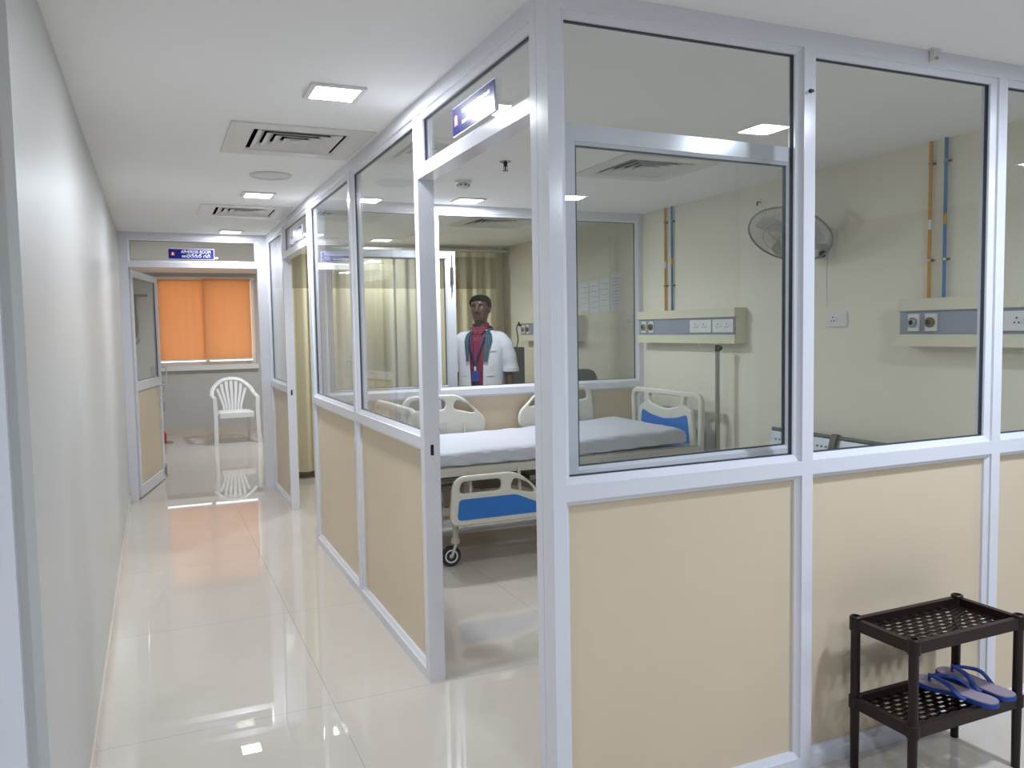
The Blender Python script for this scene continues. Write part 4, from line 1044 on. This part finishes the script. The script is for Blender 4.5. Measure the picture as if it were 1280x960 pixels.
# shirt, trousers, shoes
bm = bmesh.new(); rings(bm, [ell(.98, .150, .120), ell(1.10, .150, .118), ell(1.28, .172, .130, 0, .003), ell(1.40, .165, .112, 0, .008), ell(1.47, .115, .085, 0, .012), ell(1.505, .068, .070, 0, .010), ell(1.535, .062, .064, 0, .008)], cap=False); obj('shirt', bm, M['plaid'], man, smooth=True)
bm = bmesh.new()
for s in (-1, 1):
    pts = [Vector((s*.010, -.072, 1.500)), Vector((s*.048, -.052, 1.545)), Vector((s*.066, 0, 1.560)), Vector((s*.045, .060, 1.572)), Vector((0, .076, 1.575))]; pth = bez(pts, 5)
    rings(bm, [[p+Vector((0, 0, 0)), p+Vector((0, 0, -.035))*(1)+(p-Vector((0, .01, p.z)))*.16, p+Vector((0, 0, -.037))+(p-Vector((0, .01, p.z)))*.20, p+(p-Vector((0, .01, p.z)))*.05] for p in pth])
obj('shirt_collar', bm, M['plaid'], man)
bm = bmesh.new(); rings(bm, [ell(.80, .155, .122, 0, .008), ell(.92, .152, .124, 0, .006), ell(1.0, .153, .123)], cap=False); 
for s in (-1, 1): rings(bm, [ell(.86, .098, .108, s*.078, .008, 24), ell(.70, .088, .096, s*.090, .005, 24), ell(.50, .070, .076, s*.098, .002, 24), ell(.30, .064, .070, s*.101, .018, 24), ell(.06, .062, .076, s*.104, .012, 24)], cap=False)
obj('trousers', bm, M['trouser'], man, smooth=True)
bm = bmesh.new(); tube(bm, ell(1.0, .1545, .1245), .012, 8, closed=True, flat=.35); obj('belt', bm, M['black'], man)
for s in (-1, 1):
    bm = bmesh.new(); so = [(s*.104+a*.9, b, ) for a, b in ((-.038, .065), (-.040, -.02), (-.046, -.10), (-.030, -.175), (0, -.195), (.030, -.175), (.046, -.10), (.040, -.02), (.038, .065), (0, .085))]
    P = [Vector((a, b, 0)) for a, b in so]; P = bez(P+[P[0]], 3)[:-1]; c0 = Vector((s*.104, -.04, 0))
    rings(bm, [[Vector((p.x, p.y, z)) if k == 1 else Vector((c0.x+(p.x-c0.x)*k, c0.y+(p.y-c0.y)*k+dy, z + zz*max(0, min(1, (p.y+.06)/.1)))) for p in P] for z, k, dy, zz in ((0, 1, 0, 0), (.022, 1, 0, 0), (.045, .93, .004, .02), (.060, .70, .012, .04))]); obj('shoe', bm, M['black'], man, smooth=True)

# open white coat: a shell with a front gap, folded sleeves, teal facing and collar
def shell(zs, th=.006):
    # zs: (z, rx, ry, cy, gap left, gap right)
    bm = bmesh.new(); outer, inner = [], []
    for z, rx_, ry_, cy_, gl, gr in zs:
        outer.append(ell(z, rx_, ry_, 0, cy_, 44, gr, 2*PI-gl, False)); inner.append(ell(z, rx_-th, ry_-th, 0, cy_, 44, gr, 2*PI-gl, False))
    rs = [o_ + i_[::-1] for o_, i_ in zip(outer, inner)]
    for k, rg in enumerate(rs):
        for j, p in enumerate(rg):
            wv = .004*math.sin(j*.9+k*1.1)*(1 if zs[k][0] < 1.3 else .4); d_ = Vector((p.x, p.y, 0)).normalized(); p += d_*wv
    rings(bm, rs); return bm
bm = shell([(.70, .225, .180, 0, .26, .30), (.90, .212, .170, 0, .24, .28), (1.05, .196, .156, 0, .26, .28), (1.20, .198, .156, .002, .30, .30), (1.32, .206, .150, .006, .34, .32), (1.42, .200, .130, .010, .40, .38), (1.47, .160, .106, .012, .50, .48), (1.515, .092, .088, .014, .72, .70)])
ct = obj('coat', bm, M['coat'], man, smooth=True)
for s in (-1, 1):
    pth = [Vector((s*.095, .012, 1.430)), Vector((s*.150, .012, 1.432)), Vector((s*.198, .014, 1.388)), Vector((s*.226, .022, 1.30)), Vector((s*.241, .030, 1.20)), Vector((s*.244, .028, 1.165))]
    bm = bmesh.new(); P = bez(pth, 5); rd = [(.050 if i == 0 else min(.067, .054+.004*i)) + .0022*math.sin(i*1.3) for i in range(len(P))]; tube(bm, P, rd, 20, cap=False); obj('sleeve', bm, M['coat'], ct, smooth=True)
    bm = bmesh.new(); tube(bm, [P[-1]+Vector((0, 0, .030)), P[-1]+Vector((0, 0, .028)), P[-1]+Vector((0, 0, -.004)), P[-1]+Vector((0, 0, -.006))], [.066, .0725, .0725, .065], 18, cap=False); obj('rolled_cuff', bm, M['coat'], ct, smooth=True)
# collar and lapels
bm = bmesh.new(); pts = [Vector((math.sin(a)*.090, .014-.088*math.cos(a), 1.512+.035*(.5-.5*math.cos(a)))) for a in [.80+(2*PI-1.6)*k/20 for k in range(21)]]
rings(bm, [[p, p*1.0+Vector((p.x*.28, (p.y-.014)*.28, -.042)), p*1.0+Vector((p.x*.30, (p.y-.014)*.30, -.045)), p+Vector((p.x*.05, (p.y-.014)*.05, .002))] for p in pts]); obj('coat_collar', bm, M['teal'], ct)
for s, g0 in ((-1, .36), (1, .34)):
    bm = bmesh.new(); rs = []; kw = 1.0 if s > 0 else .55
    for z, rx_, ry_, cy_, ga, wd in ((1.505, .100, .094, .014, .70, .30), (1.47, .166, .113, .012, g0+.10, .30), (1.42, .205, .135, .010, g0+.03, .26), (1.36, .208, .148, .008, g0, .20), (1.26, .207, .160, .005, g0-.02, .13), (1.25, .207, .160, .005, g0-.02, .12)):
        a0 = ga-.03; a1 = ga+wd*kw
        f_ = lambda a, k: Vector((s*rx_*k*math.sin(a), cy_-ry_*k*math.cos(a), z))
        rs.append([f_(a0, 1.0), f_((a0+a1)/2, 1.035), f_(a1, 1.02), f_(a1, 1.06), f_((a0+a1)/2, 1.075), f_(a0, 1.05)])
    rings(bm, rs); obj('lapel', bm, M['teal'], ct, smooth=True)
for (a, z, hw, sx) in ((.72, 1.13, .30, 1), (.72, 1.13, .30, -1), (.75, 1.335, .20, 1)):
    bm = bmesh.new(); rs = []
    for k in range(7):
        q = a + hw*(k/6-.5)*2*.9; p = Vector((sx*.1915*math.sin(q), -.1545*math.cos(q), 0)); rs.append([Vector((p.x*m_, p.y*m_, zz)) for m_, zz in ((1.0, z), (1.03, z), (1.03, z+.006), (1.0, z+.006))])
    rings(bm, rs); obj('pocket_edge', bm, M['coat'], ct)
# lanyard and badge
bm = bmesh.new(); pth = bez([(-.055, .030, 1.552), (-.070, -.060, 1.500), (-.050, -.140, 1.38), (-.018, -.150, 1.25), (-.012, -.148, 1.205)], 5); tube(bm, pth, .0065, 6, flat=.3)
pth = bez([(.055, .030, 1.552), (.066, -.060, 1.500), (.035, -.142, 1.38), (-.004, -.150, 1.25), (-.010, -.148, 1.205)], 5); tube(bm, pth, .0065, 6, flat=.3); ly = obj('lanyard', bm, M['navy'], man)
bm = bmesh.new(); box(bm, -.018, -.002, -.154, -.148, 1.175, 1.21); obj('lanyard_clip', bm, M['white'], ly)
bm = bmesh.new(); box(bm, -.040, .022, -.156, -.152, 1.085, 1.175); obj('id_badge', bm, M['badge'], ly, bevel=.0015)
